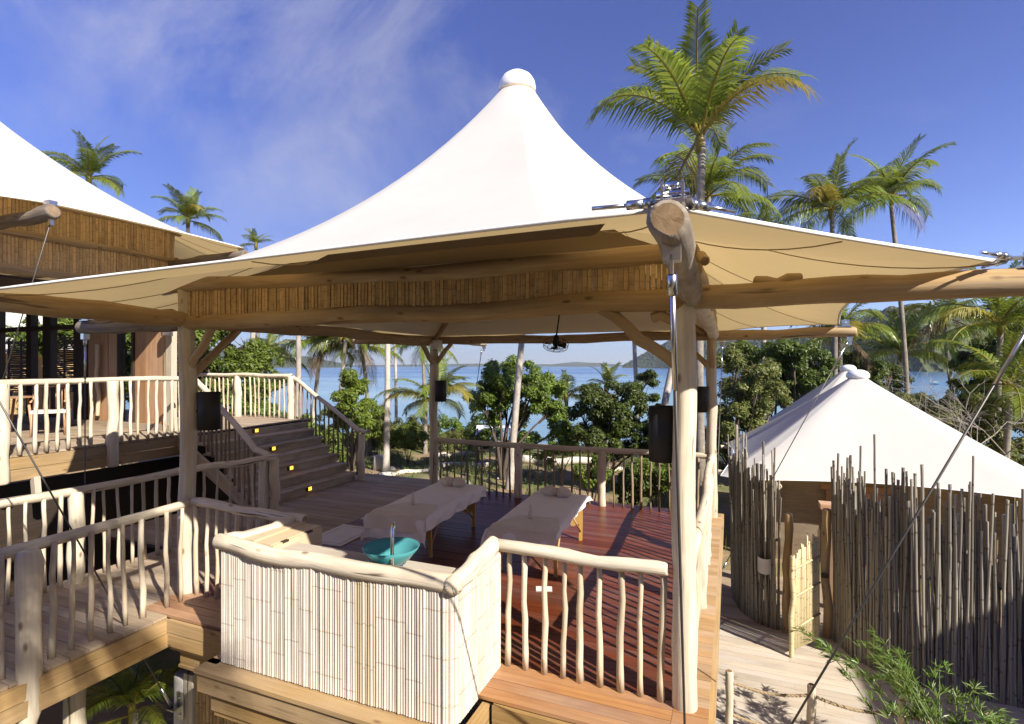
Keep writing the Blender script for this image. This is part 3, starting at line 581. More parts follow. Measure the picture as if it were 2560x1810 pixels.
# ================================================================== wooden stairs
st = thing('wooden_stairs', 'wide shaded wooden stairs with small yellow step lights', 'stairs', (-8.3, 4.2, 0))
for k in range(1, 8):
    xr = -7.33 - .3 * (k - 1); zt = .171 * k; yr = 5.45 + .08 * (k - 1); yl = 2.75 + .05 * (k - 1)
    part('riser', G().box(xr - .03 - st.location.x, xr - st.location.x, yl + .02 - 4.2, yr - .02 - 4.2, zt - .171 + .002, zt - .036), 'step', st)
    if k < 7:
        for q in range(2): part('tread', G().box(xr - .31 + q * .165 - st.location.x, xr - .15 + q * .165 + .02 * q - st.location.x, yl - 4.2, yr - 4.2, zt - .035, zt), 'step', st)
for k, yy, zz in ((7, 4.4, 1.115), (5, 4.29, .78), (3, 4.17, .44), (1, 4.04, .10)):
    x = -7.33 - .3 * (k - 1); o = part('step_light', G().box(0, .02, -.07, .07, -.045, .04), 'dark_wood', st, (x - st.location.x, yy - 4.2, zz)); part('light_glass', G().box(.021, .026, -.02, .062, -.036, .033), 'lamp_glow', o)
part('stringer', G().obox((-.0, -1.40, .5), (1.05, 0, -.6), (0, .03, 0), (.05, 0, .1)), 'step', st)

# ================================================================== bamboo counter
ct = thing('bamboo_counter', 'counter clad in bleached white bamboo with log rim', 'counter', (-2.6, -.45, 0)); co = Vector(ct.location)
X0, X1, YF = -3.72, -1.47, -.84
cm = []
for r_ in (.0118, .013, .0138):
    row = []
    for of in range(5):
        g = G().tube([(0, 0, 0), (0, 0, .33), (0, 0, .66), (0, 0, 1.0)], [r_, r_ * .96, r_ * 1.03, r_], 7, None); g.uv = [[(a_, b_ + .068 * of) for a_, b_ in f_] for f_ in g.uv]; row.append(g.mesh('bamboo_cane', ['bamboo_bleached']))
    cm.append(row)
cmg = [G().tube([(0, 0, 0), (0, 0, .5), (0, 0, 1.0)], .013, 7, None).mesh('bamboo_cane', ['bamboo_tan'])]
x = X0 + .01; path = []
while x < X1 - .10: path.append((x, YF + .012)); x += .0238
rc = .10
for i in range(1, 8):
    a = -math.pi / 2 + (math.pi / 2) * i / 8; path.append((X1 - rc + rc * math.cos(a), YF + .012 + rc + rc * math.sin(a)))
y = YF + .112
while y < -.03: path.append((X1, y)); y += .0238
zb0 = -.03
for i, (x, y) in enumerate(path):
    gold = -2.32 < x < -2.1 and y < YF + .05 and rnd.random() < .6
    if i % 6 == 0: grp = rnd.randrange(5)
    put('bamboo_cane', cmg[0] if gold else rnd.choice(cm)[grp], ct, (x - co.x, y - co.y + rnd.uniform(-.004, .004), zb0), (rnd.uniform(-.004, .004), rnd.uniform(-.004, .004), rnd.random() * 6), (1, 1, .985))
part('core', G().box(X0 + .02, X1 - .03, YF + .016, YF + .16, -.05, .93).box(X1 - .14, X1 - .004, YF + .16, -.04, -.05, .93), 'bamboo_bleached', ct, tuple(-co))
# rim logs
log('rim_log', (X0 - co.x - .05, YF + .03 - co.y, .985), (X1 - .03 - co.x, YF + .035 - co.y, .965), .066, 'log_pale', ct, seg=16, n=16, bend=.03, wob=.15)
log('rim_log', (X1 - .02 - co.x, YF + .04 - co.y, .965), (X1 - .06 - co.x, -.02 - co.y, 1.0), .066, 'log_pale', ct, seg=9, n=16, bend=.02)
part('rim_knob', G().lathe([(.0, -.08), (.04, -.077), (.064, -.05), (.072, 0), (.064, .05), (.04, .077), (0, .08)], 16), 'log_pale', ct, (X1 - .02 - co.x, YF + .04 - co.y, .96), (R(70), 0, R(20)))
log('rim_log', (X0 - .03 - co.x, YF + .04 - co.y, .985), (X0 + .06 - co.x, -.10 - co.y, .975), .062, 'log_pale', ct, seg=8, n=14)
part('worktop', G().box(X0 + .08, X1 - .08, YF + .10, -.42, .885, .92), 'deck_bleached', ct, tuple(-co))
part('cabinet_side', G().box(X0 - .02, X0 + .05, YF + .12, -.02, 0, .93), 'cab_wood', ct, tuple(-co))
for i, (xa, xb) in enumerate(((X0 + .03, X0 + .21), (X0 + .215, X0 + .40))):
    part('top_board', G().box(xa, xb, YF + .16, -.08, .95 - .01 * i, .985 - .012 * i), 'cab_wood', ct, tuple(-co))
part('drop_panel', G().box(X0 + .405, X0 + .425, YF + .16, -.09, .74, .965), 'cab_wood', ct, tuple(-co))
for yy in (YF + .3, -.25): part('hinge', G().box(X0 + .40, X0 + .43, yy - .035, yy + .035, .955, .972), 'dark_wood', ct, tuple(-co))
boards('counter_plinth', 'stepped timber plinth below the bamboo counter', [(-3.86, -1.40, -.985, -.80, -.075, -.04), (-3.84, -1.42, -.965, -.93, -.235, -.082), (-3.72, -1.43, -.93, -.90, -.385, -.245), (-3.70, -1.44, -.915, -.89, -.43, -.39), (-1.42, -1.36, -.97, -.47, -.22, -.035), (-3.86, -3.74, -.866, -.50, -.075, -.04)])
# basin and tap
bs = thing('wash_basin', 'turquoise glass wash basin on the bamboo counter', 'basin', (-2.18, -.56, .921))
part('bowl', G().lathe([(.0, .0), (.06, .0), (.09, .012), (.16, .06), (.205, .115), (.225, .15), (.22, .152), (.198, .118), (.152, .067), (.085, .022), (0, .012)], 40), 'bowl_glass', bs)
part('drain', G().lathe([(0, .013), (.022, .014), (.024, .018), (0, .02)], 14), 'chrome', bs)
tp = thing('chrome_tap', 'tall curved chrome tap standing over the glass basin', 'tap', (-2.06, -.72, .921))
part('spout', G().tube([(0, 0, 0), (0, 0, .12), (0, .005, .26), (-.01, .02, .33), (-.025, .05, .365), (-.04, .085, .36), (-.05, .105, .325)], [.016, .014, .013, .013, .012, .012, .012], 12, 'flat'), 'chrome', tp)
part('base', G().lathe([(0, 0), (.026, 0), (.026, .012), (.016, .018)], 16), 'chrome', tp)
part('lever', G().tube([(.09, .0, 0), (.09, 0, .09)], .008, 8, 'flat'), 'chrome', tp)

# ================================================================== massage tables
def drape(hw, hl, h, dn, df, ds, seed, tail=()):
    def fn(u, v):
        a = (u * 2 - 1) * (hw + ds); b = -(hl + dn) + v * (2 * hl + dn + df)
        oa = max(0, abs(a) - hw); ob_ = max(0, -b - hl, b - hl); sa = 1 if a > 0 else -1; sb = 1 if b > 0 else -1
        x = max(-hw, min(hw, a)); y = max(-hl, min(hl, b)); ov = max(oa, ob_) + .35 * min(oa, ob_)
        fl_ = .02 * min(1, ov / .05) + .018 * min(1, ov / .1) * math.sin(a * 17 + b * 13 + seed) + .02 * noise.noise(Vector((a * 5, b * 5, seed))) * min(1, ov / .1)
        if oa > 0: x += sa * (fl_ + (.03 if ob_ > 0 else 0))
        if ob_ > 0: y += sb * (fl_ + .04 * min(1, ob_ / .2) + (.03 if oa > 0 else 0))
        ed = min(hw - abs(x), hl - abs(y)); rr_ = .035
        z = h - ov - (0 if ov > 0 else (rr_ - math.sqrt(max(0, rr_ * rr_ - max(0, rr_ - ed) ** 2))) * .7)
        if ov > 0: z -= .018
        z += .004 * noise.noise(Vector((x * 4 + seed, y * 4, 0))) + .0025 * noise.noise(Vector((x * 13 + seed, y * 9, 4)))
        return (x, y, z)
    return fn
def massage_table(label, loc, rz, seed, dn, ds, df=.06):
    t = thing('massage_table', label, 'massage table', loc, rz, 'massage tables'); hw, hl, h = .40, .96, .60
    part('pad', G().box(-hw + .01, hw - .01, -hl + .01, hl - .01, h - .085, h - .012), 'towel', t)
    part('sheet', G().grid(drape(hw, hl, h, dn, df, ds, seed), 44, 84), 'sheet', t)
    part('frame', G().box(-hw + .03, hw - .03, -hl + .05, hl - .05, h - .12, h - .088), 'table_wood', t)
    for sx_ in (-1, 1):
        for sy_ in (-1, 1):
            part('leg', G().obox((sx_ * (hw - .05), sy_ * (hl - .24), (h - .12) / 2), (.022, 0, 0), (0, .016, 0), (0, sy_ * .02, (h - .12) / 2)), 'table_wood', t)
            part('brace', G().tube([(sx_ * (hw - .05), sy_ * (hl - .25), .12), (sx_ * (hw - .09), sy_ * .3, h - .13)], .012, 6, 'flat'), 'table_wood', t)
    for sy_ in (-1, 1):   # scalloped end boards
        g = G(); k = 17; y0 = sy_ * (hl - .25)
        top = [h - .14 - .05 * math.cos(i / (k - 1) * 2 * math.pi) * 0 for i in range(k)]
        def low(i): s_ = i / (k - 1); return .20 + .10 * math.sin(s_ * math.pi) ** 2 + .035 * math.cos(s_ * 6 * math.pi)
        for i in range(k - 1):
            xa, xb = -hw + .07 + (2 * hw - .14) * i / (k - 1), -hw + .07 + (2 * hw - .14) * (i + 1) / (k - 1); b_ = len(g.v)
            za, zb = low(i), low(i + 1); ta = h - .25 + .06 * abs(math.cos(i / (k - 1) * 2 * math.pi)); tb = h - .25 + .06 * abs(math.cos((i + 1) / (k - 1) * 2 * math.pi))
            g.v += [(xa, y0 - .008, za), (xb, y0 - .008, zb), (xb, y0 - .008, tb), (xa, y0 - .008, ta), (xa, y0 + .008, za), (xb, y0 + .008, zb), (xb, y0 + .008, tb), (xa, y0 + .008, ta)]
            for q in ((0, 1, 2, 3), (5, 4, 7, 6), (3, 2, 6, 7), (4, 5, 1, 0)): g.face([b_ + z for z in q], [(g.v[b_ + z][2], g.v[b_ + z][0]) for z in q])
        part('end_board', g, 'table_wood', t)
    return t
T1 = ((-3.70, 2.62, 0), R(3)); T2 = ((-1.99, 2.62, 0), R(3))
massage_table('massage table under beige sheet hanging low, between stairs and second table', *T1, 2.0, .30, .17)
massage_table('massage table under beige sheet standing on the sunlit side of the deck', *T2, 5.0, .24, .07)
def on_table(T, x, y, z=.60):
    c, s_ = math.cos(T[1]), math.sin(T[1]); return (T[0][0] + x * c - y * s_, T[0][1] + x * s_ + y * c, z)
for T, nm, dn_ in ((T1, 'stair side', .2), (T2, 'sunlit side', .26)):
    # folded towel over the foot end
    hang = dn_
    def tf(u, v, hang=hang):
        b = -.96 - hang + v * (hang + .55); a = (u * 2 - 1) * (.41 - .30 * max(0, v - .45)) + .06 * v
        if b < -.96: return (a * (1 + .12 * (-.96 - b) / .3), -.985 - .02 * math.sin(a * 14) - .05 * min(1, (-.96 - b) / .2), .62 - (-.96 - b) - .01)
        return (a, b, .612 + .004 * noise.noise(Vector((a * 6, b * 6, 1))) - .02 * sstep(-.90, -.96, b))
    g = G().grid(tf, 20, 30); b_ = len(g.v)
    o = part('folded_towel', g, 'towel', None, T[0], (0, 0, T[1])); tag(o, 'folded beige towel over the foot of the %s massage table' % nm, 'towel')
    # rolled towel at the head
    g = G(); k = 15; pts_, rd = [], []
    for i in range(k):
        s_ = i / (k - 1) * 2 - 1; pts_.append((s_ * .25, .02 * math.cos(s_ * 3), .06)); rd.append(max(.02, .105 * (1 - abs(s_) ** 3.5)) * (.42 + .58 * min(1, abs(s_) / .3) ** .8))
    g.tube(pts_, rd, 14, 'flat', 0, .25, 3, flat=.85)
    g.grid(lambda u, v: (.03 * (v - .5) * (1 + .3 * math.sin(u * 6)), .07 * math.cos(u * 6.283), .06 + .06 * math.sin(u * 6.283)), 14, 2, closed=True)
    q = on_table(T, -.02, .74); o = part('rolled_towel', g, 'towel', None, q, (0, 0, T[1] + R(-8))); tag(o, 'beige towel rolled like a bow at the head of the %s massage table' % nm, 'towel')
    q = on_table(T, -.02, -.52, .615); o = part('oil_bottle', G().lathe([(0, 0), (.030, 0), (.034, .02), (.033, .05), (.026, .08), (.017, .10), (.014, .125), (.020, .14), (.019, .16), (.008, .18), (0, .182)], 16), 'towel', None, q, (R(3), R(4), 0)); tag(o, 'small pale oil bottle on the towel of the %s massage table' % nm, 'bottle')
for i, (x, y, a) in enumerate(((-5.0, 2.23, 2), (-5.0, 3.45, 4))):
    o = part('floor_mat', G().grid(lambda u, v: ((u - .5) * .62, (v - .5) * .86, .012 + .003 * noise.noise(Vector((u * 4, v * 5, i)))), 12, 14).box(-.31, .31, -.43, .43, .001, .008), 'mat_cloth', None, (x, y, 0), (0, 0, R(a)))
    tag(o, ['pale bath mat on the deck in front of the stairs', 'pale bath mat half hidden behind the massage table'][i], 'mat')
    part('border', G().box(-.24, .24, -.36, -.345, .012, .018).box(-.24, .24, .345, .36, .012, .018).box(-.24, -.225, -.345, .345, .012, .018).box(.225, .24, -.345, .345, .012, .018), 'mat_cloth', o)
o = thing('floor_card', 'small white card lying on the red deck under the railing', 'card', (-1.62, 1.55, .001), R(20)); part('card', G().box(-.09, .09, -.06, .06, 0, .008), 'mat_cloth', o); part('print', G().box(-.07, .07, -.04, .04, .0082, .009), 'tarp', o)
o = thing('incense_holder', 'small wooden incense stand beyond the back railing near the corner post', 'ornament', (-.42, 5.48, .0)); part('plate', G().lathe([(0, 0), (.10, 0), (.11, .015), (0, .02)], 18), 'table_wood', o); part('burner', G().lathe([(.03, .02), (.045, .04), (.035, .08), (.012, .10), (.014, .13), (0, .14)], 14), 'table_wood', o)

# ================================================================== lamps and fan
def lamp(label, loc, post):
    t = thing('post_lamp', label, 'lamp', loc, 0, 'black cylinder post lamps')
    part('shade', G().lathe([(.108, -.21), (.115, -.21), (.115, .21), (.108, .21), (.108, -.20)], 30), 'lamp_black', t)
    part('top_plate', G().lathe([(0, .185), (.107, .185), (.107, .19), (0, .19)], 24), 'lamp_black', t)
    d = Vector(post) - Vector(loc); d.z = 0; part('arm', G().tube([d.normalized() * .11, d], .012, 6, 'flat'), 'cable', t)
lamp('black cylinder lamp fixed to the left front post', (-5.08, .12, 2.0), (PX, 0, 0))
lamp('black cylinder lamp fixed to the right front post', (-.16, .13, 1.98), (0, 0, 0))
lamp('black cylinder lamp fixed to the back post facing the sea', (-5.05, 5.22, 2.0), (PX, PY, 0))
lamp('black cylinder lamp fixed to the right back post', (-.13, 5.22, 1.95), (.03, PY, 0))
t = thing('spot_lamp', 'small silver cylinder lamp under the eave of the left building', 'lamp', (-9.9, 3.0, 3.22)); part('shade', G().lathe([(.09, -.13), (.1, -.13), (.1, .12), (0, .12)], 24), 'lamp_steel', t); part('bracket', G().tube([(-.05, .05, .12), (-.1, .1, .5)], .012, 6, 'flat'), 'cable', t)
t = thing('spot_lamp', 'white cone lamp on the beam over the sea-side back post', 'lamp', (PX + .12, PY - .1, 2.93)); part('shade', G().lathe([(.07, -.09), (.13, -.07), (.12, .08), (.05, .1), (0, .1)], 20), 'cap_white', t); part('bracket', G().tube([(0, 0, .08), (-.05, .1, .14)], .012, 6, 'flat'), 'cable', t)
fn_ = thing('ceiling_fan', 'small black fan in a wire guard hanging below the canopy', 'fan', (-2.40, 4.45, 2.87)); fn_.rotation_euler = (R(28), R(8), R(10))
part('motor', G().lathe([(0, -.02), (.05, -.02), (.055, .03), (.05, .12), (.03, .16), (0, .165)], 16), 'lamp_black', fn_)
part('stem', G().tube([(0, 0, .14), (.03, -.05, .5), (.05, -.1, 1.2)], .014, 6, 'flat'), 'lamp_black', fn_)
for k in range(4):
    a = k * math.pi / 2; part('blade', G().grid(lambda u, v: (math.cos(a + (u - .5) * .85) * (.05 + .13 * v), math.sin(a + (u - .5) * .85) * (.05 + .13 * v), -.01 + .03 * (u - .5)), 5, 3), 'lamp_black', fn_)
g = G()
for r_, zz in ((.215, .01), (.205, -.05), (.14, -.065), (.07, -.07)): g.tube([(r_ * math.cos(i / 28 * 6.2832), r_ * math.sin(i / 28 * 6.2832), zz) for i in range(29)], .0045, 5, None)
for k in range(12):
    a = k * math.pi / 6; g.tube([(.03 * math.cos(a), .03 * math.sin(a), -.072), (.14 * math.cos(a), .14 * math.sin(a), -.065), (.207 * math.cos(a), .207 * math.sin(a), -.045), (.214 * math.cos(a), .214 * math.sin(a), .02)], .0035, 4, None)
part('guard', g, 'lamp_black', fn_)

# ================================================================== left building
lb = thing('canopy_building', 'tall building with white canopy, bamboo frieze and plank doors on the raised deck', 'building', (-14.4, 1.75, 1.2)); lo = Vector(lb.location)
LC = [(-8.35, .22, 4.74), (-8.25, 3.35, 4.74), (-10.2, 5.2, 4.8), (-17.6, 5.2, 4.8), (-19.6, 3.3, 4.74), (-19.6, .2, 4.74), (-17.6, -1.8, 4.8), (-10.2, -1.8, 4.8)]
make_canopy(lb, LC, (-14.4, 1.75), 8.0, .25, 1.4, .05, .02, 8, 16, seams=True)
part('canopy_cap', G().lathe(cap_prof(.27, .3), 24), 'cap_white', lb, (0, 0, 8.0 - lo.z))
def ll(name, a, b, r, mat='log_warm', **k): return log(name, Vector(a) - lo, Vector(b) - lo, r, mat, lb, **k)
for a in ((-10.2, .22), (-10.2, 3.25)): ll('post', (a[0], a[1], 1.2), (a[0], a[1], 5.2), .1, 'log_warm', seg=12)
for a, b in (((-10.2, .22, 4.55), (-8.22, .24, 4.6)), ((-10.2, 3.25, 4.55), (-8.2, 3.33, 4.6)), ((-10.2, 3.25, 4.55), (-10.18, 5.3, 4.62))):
    o = ll('outrigger', a, b, .09, 'log_grey', r2=.1); part('steel_bracket', G().obox(Vector(b) - lo + Vector((-.06, 0, .12)), (.07, 0, 0), (0, .05, 0), (0, 0, .03)), 'steel', o); part('hanger_plate', G().obox(Vector(b) - lo + Vector((-.05, 0, -.13)), (.03, 0, 0), (0, .02, 0), (0, 0, .05)), 'steel', o)
part('tie_cable', G().tube([Vector((-8.28, .24, 4.45)) - lo, Vector((-10.0, .24, 1.25)) - lo], .008, 6, 'flat'), 'cable', lb)
for z in (5.22, 4.62, 4.03): ll('beam', (-10.16, -2.2, z), (-10.16, 3.45, z), .07 if z > 4.1 else .085, seg=16, bend=.03)
for z in (5.22, 4.62, 4.03): ll('beam', (-17.6, 3.25, z), (-10.0, 3.25, z), .07 if z > 4.1 else .085, seg=14, bend=.03)
strips(lb, (-10.13, -2.2, 0), (-10.13, 3.3, 0), lambda t: 4.66, lambda t: 5.2, .05, nrm=(1, 0, 0))
strips(lb, (-10.14, -2.2, 0), (-10.14, 3.3, 0), lambda t: 4.08, lambda t: 4.60, .05, nrm=(1, 0, 0))
part('ceiling', G().box(-17.6, -10.3, -2.2, 3.2, 3.9, 3.94), 'dark_wood', lb, tuple(-lo))
for x0, x1 in ((-12.68, -12.33), (-12.325, -11.99), (-11.985, -11.66), (-11.13, -10.80), (-10.795, -10.48), (-10.475, -10.16)):
    part('door_plank', G().box(x0, x1, 3.17 + rnd.uniform(-.01, .01), 3.23, 1.33, 3.96), 'plank_door', lb, tuple(-lo))
part('corner_board', G().box(-10.14, -9.98, 3.14, 3.26, 1.2, 3.96), 'deck_bleached', lb, tuple(-lo))
for x0, x1 in ((-13.15, -12.72), (-14.3, -14.0), (-14.95, -14.75), (-16.4, -16.1), (-11.2, -11.14), (-11.655, -11.60)):
    part('mullion', G().box(x0, x1, 3.14, 3.28, 1.2, 3.96), 'dark_wood', lb, tuple(-lo))
part('door_sill', G().box(-17.5, -10.0, 3.12, 3.30, 1.2, 1.325), 'deck_light', lb, tuple(-lo))
part('transom', G().box(-17.5, -13.15, 3.15, 3.27, 3.32, 3.42), 'dark_wood', lb, tuple(-lo))
log('door_pull', Vector((-12.2, 3.08, 1.45)) - lo, Vector((-12.2, 3.08, 2.95)) - lo, .04, 'stick', lb, seg=8)
m, n, p = newmat('window_glass'); p.inputs['Roughness'].default_value = .03; p.inputs['Transmission Weight'].default_value = 1; p.inputs['IOR'].default_value = 1.05; p.inputs['Base Color'].default_value = (.75, .8, .8, 1)
part('pane', G().box(-11.60, -11.2, 3.20, 3.21, 1.33, 3.96), 'window_glass', lb, tuple(-lo))
part('back_wall', G().box(-17.55, -17.5, -2.2, 3.3, 1.2, 3.96), 'dark_wood', lb, tuple(-lo))
# furniture inside
def bamboo_chair(label, x, y, rz):
    t = thing('bamboo_chair', label, 'chair', (x, y, 1.2), rz, 'bamboo chairs in the left building')
    for sx_ in (-.24, .24):
        for sy_ in (-.22, .22): part('leg', G().tube([(sx_, sy_, 0), (sx_ * .95, sy_, .46 if sy_ < 0 else .92)], .017, 6, 'flat'), 'plank_door', t)
        part('arm', G().tube([(sx_, -.24, .64), (sx_, .22, .66)], .017, 6, 'flat'), 'plank_door', t); part('stretcher', G().tube([(sx_, -.22, .12), (sx_, .22, .4)], .013, 6, 'flat'), 'plank_door', t)
    part('seat', G().box(-.25, .25, -.24, .22, .42, .47), 'towel', t)
    for k in range(5): part('back_slat', G().tube([(-.18 + .09 * k, .22, .48), (-.18 + .09 * k, .23, .9)], .01, 5, 'flat'), 'plank_door', t)
    part('back_rail', G().tube([(-.24, .22, .91), (.24, .22, .91)], .017, 6, 'flat'), 'plank_door', t)
bamboo_chair('brown bamboo chair behind the white railing nearest the plank doors', -11.6, 1.9, R(60)); bamboo_chair('brown bamboo chair behind the white railing on the open side', -11.4, .75, R(120)); bamboo_chair('brown bamboo chair deep in the dark room', -13.2, 1.5, R(-80))
t = thing('dining_table', 'dark bamboo table with glasses in the left building', 'table', (-12.4, 1.35, 1.2)); part('top', G().box(-.45, .45, -.6, .6, .70, .735), 'plank_door', t)
for sx_ in (-.38, .38):
    for sy_ in (-.5, .5): part('leg', G().tube([(sx_, sy_, 0), (sx_ * .6, sy_, .7)], .025, 6, 'flat'), 'plank_door', t)
for i, (dx, dy) in enumerate(((.25, -.3), (.2, .25), (-.15, .0))):
    o = part('drinking_glass', G().lathe([(0, 0), (.035, 0), (.04, .1), (.037, .1), (.032, .01), (0, .01)], 12), 'window_glass', None, (-12.4 + dx, 1.35 + dy, 1.936)); tag(o, 'clear drinking glass on the dark bamboo table', 'glass', 'glasses on the bamboo table')
# woven screens and a white tent beyond the room
def screen(label, u0, u1, v0, D, H, rows):
    a, b = Vector(at(u0, D)), Vector(at(u1, D)); t = thing('woven_screen', label, 'screen', (a.x, a.y, 0), 0, 'woven screens'); d = b - a
    ztop = CAM[2] + (915 - v0) / FPX * D
    for q in (0, .5, 1): part('post', G().tube([(d.x * q, d.y * q, ztop - H - .4), (d.x * q, d.y * q, ztop + .05)], .03, 6, 'flat'), 'dark_wood', t)
    for i in range(rows):
        z = ztop - H * i / rows - .03; part('slat', G().tube([(d.x * s_, d.y * s_, z + rnd.uniform(-.012, .012)) for s_ in (0, .2, .4, .6, .8, 1)], H / rows * .42, 5, None), 'dark_wood', t)
screen('dark woven slat screen seen through the open room', 22, 84, 852, 15.5, 1.6, 26); screen('dark woven slat screen beside the plank doors', 130, 192, 842, 15.5, 1.6, 26)
def small_tent(name, label, c, hx, hy, zc, ztop, ground, pw=1.15, cut=.62, walls=True, sag=.07):
    t = thing(name, label, 'tent', (c[0], c[1], ground), 0, 'small white tents'); o = Vector(t.location)
    cs = [(-cut, -1), (cut, -1), (1, -cut), (1, cut), (cut, 1), (-cut, 1), (-1, cut), (-1, -cut)]
    make_canopy(t, [(c[0] + a * hx, c[1] + b * hy, zc) for a, b in cs], c, ztop, .16, pw, sag, .015, 8, 12, seams=False)
    part('canopy_cap', G().lathe(cap_prof(.26, .2), 24), 'cap_white', t, (0, 0, ztop - ground - .01))
    for sx_ in (-1, 1):
        for sy_ in (-1, 1): log('post', (sx_ * hx * .72, sy_ * hy * .72, 0), (sx_ * hx * .72, sy_ * hy * .72, zc - ground + .15), .08, 'log_warm', t)
    for sx_, sy_, ex, ey in ((-1, -1, -1.02, -.66), (-1, 1, -1.02, .66), (-1, -1, -.64, -1.02), (1, -1, .64, -1.02), (1, -1, 1.02, -.66)):
        log('outrigger', (sx_ * hx * .72, sy_ * hy * .72, zc - ground - .1), (ex * hx, ey * hy, zc - ground - .06), .06, 'log_pale', t, seg=6)
    if walls:
        part('wall', G().box(-hx * .7, hx * .7, -hy * .69, -hy * .66, 0, zc - ground + .35), 'stick_dark', t)  # front wall coloured darker, with the eave's shade in it
        part('wall', G().box(-hx * .7, -hx * .67, -hy * .66, hy * .66, 0, zc - ground + .35), 'bamboo_gold', t); part('wall', G().box(hx * .67, hx * .7, -hy * .66, hy * .66, 0, zc - ground + .35), 'bamboo_gold', t)
    return t
small_tent('white_tent', 'pale tent seen through the open room beyond the woven screens', (*at(60, 24),), 3, 3, 3.1, 5.3, -1.0)
tn = small_tent('white_tent', 'big white tent behind the bamboo fence with curved eaves', (3.35, 12.0), 3.25, 3.3, -.02, 2.22, -2.0, 1.12, .90, sag=.05)
small_tent('white_tent', 'white tent behind the bamboo-fenced one showing its cap only', (4.40, 19.2), 2.7, 3.0, .10, 2.36, -2.0, 1.0, .8)
# doors of the tent
d0 = -3.3 * .69 - .02
for i, xx in enumerate((-1.05, -.47)):
    o = part('door', G().box(xx, xx + .55, d0 - .05, d0 - .002, 0, 1.72), 'plank_door', tn); part('pane', G().box(xx + .1, xx + .45, d0 - .06, d0 - .051, .25, 1.55), 'dark_wood', o)
part('lintel', G().box(-1.15, .2, d0 - .07, d0 - .002, 1.73, 1.84), 'plank_door', tn)
# ================================================================== bamboo fence, gate, rope barrier
FC = []
for q in range(6):
    rad, pts_ = [], []
    for i in range(9):
        z = i / 8; pts_ += [(0, 0, z - .012 + (.012 if i == 0 else 0)), (0, 0, z)]; rad += [.0195, .0215]
    FC.append(G().tube(logpts((0, 0, 0), (0, 0, 1), 17, .012, q * 3.3), [.020 if i % 2 else .0218 for i in range(17)], 7, 'flat').mesh('bamboo_cane', ['bamboo_old']))
def fence(label, pts_, z0, hf, step, rows=1, drop=0.):
    t = thing('bamboo_fence', label, 'fence', (pts_[0][0], pts_[0][1], z0), 0, 'bamboo cane fences')
    P_ = [Vector((p[0], p[1], 0)) for p in pts_]; seg = [(b - a).length for a, b in zip(P_[:-1], P_[1:])]; T = sum(seg)
    for r_ in range(rows):
        s_ = r_ * step * .5
        while s_ < T:
            k = 0; q = s_
            while q > seg[k] and k < len(seg) - 1: q -= seg[k]; k += 1
            p = P_[k].lerp(P_[k + 1], q / seg[k]); nrm = (P_[k + 1] - P_[k]).normalized().cross(Vector((0, 0, 1)))
            p = p + nrm * (rnd.uniform(-.012, .012) + r_ * .05); h = hf(s_ / T, r_)
            put('bamboo_cane', rnd.choice(FC), t, (p.x - pts_[0][0], p.y - pts_[0][1], -.05), (rnd.gauss(0, .012), rnd.gauss(0, .014), rnd.random() * 6), (rnd.uniform(.6, 1.0),) * 2 + (h,))
            s_ += step * rnd.uniform(.85, 1.2)
    for zz in (.35, 1.5):
        part('tie_rail', G().tube([(p.x - pts_[0][0], p.y - pts_[0][1] + .06, zz) for p in P_], .025, 6, 'flat'), 'bamboo_old', t)
    return t
def hL(s_, r_): return (2.52 + .3 * math.sin(s_ * 3)) * rnd.uniform(.86, 1.05) + (.5 if rnd.random() < .1 else 0)
def hR(s_, r_):
    base = 3.0 - .35 * s_ if r_ else 2.75 - .75 * sstep(.12, .7, s_)
    return base * rnd.uniform(.8, 1.06) + (.45 if rnd.random() < .08 else 0)
fence('short curved bamboo fence between the deck and the open gate', [(.40, 7.6), (.42, 7.1), (.55, 6.55), (.8, 6.2), (1.08, 6.06)], -2.0, hL, .026, 2)
fence('long uneven bamboo fence curving in front of the big white tent', [(1.93, 6.05), (2.1, 5.5), (2.4, 5.22), (2.8, 5.06), (3.4, 5.0), (4.2, 4.97), (5.2, 4.95)], -2.0, hR, .0252, 2)
t = thing('fence_post', 'thick pale log post at the end of the short bamboo fence', 'post', (1.18, 6.02, -2.0)); log('post', (0, 0, 0), (.05, .03, 1.98), .065, 'log_warm', t, bend=.03)
t = thing('fence_post', 'brown log gate post at the start of the long bamboo fence', 'post', (1.80, 6.08, -2.0)); log('post', (0, 0, 0), (.0, .0, 2.1), .07, 'log_warm', t); part('latch', G().box(-.1, .02, -.09, -.05, 1.0, 1.06), 'dark_wood', t)
gt = thing('bamboo_gate', 'open gate of thin pale bamboo with three cross battens', 'gate', (1.18, 5.15, -2.0)); A, B = Vector((0, 0, 0)), Vector((.47, .62, 0))
log('hinge_stile', (0, 0, .0), (.02, .02, 1.55), .035, 'bamboo_lime', gt, seg=6, endmi='log_end')
gm = [G().tube([(0, 0, 0), (0, 0, .5), (0, 0, 1)], r_, 6, 'flat').mesh('bamboo_cane', ['bamboo_lime']) for r_ in (.014, .017)]
for i in range(24):
    s_ = (i + 1.2) / 25; p = A.lerp(B, s_); put('bamboo_cane', rnd.choice(gm), gt, (p.x, p.y, .10), (rnd.gauss(0, .006), rnd.gauss(0, .006), rnd.random() * 6), (1, 1, 1.42 + .28 * s_ + rnd.uniform(-.06, .12)))
for zz in (.42, .92, 1.35):
    part('batten', G().tube([(A.x + .01, A.y - .03, zz), (B.x, B.y - .03, zz + .09)], .017, 6, 'flat'), 'bamboo_lime', gt)
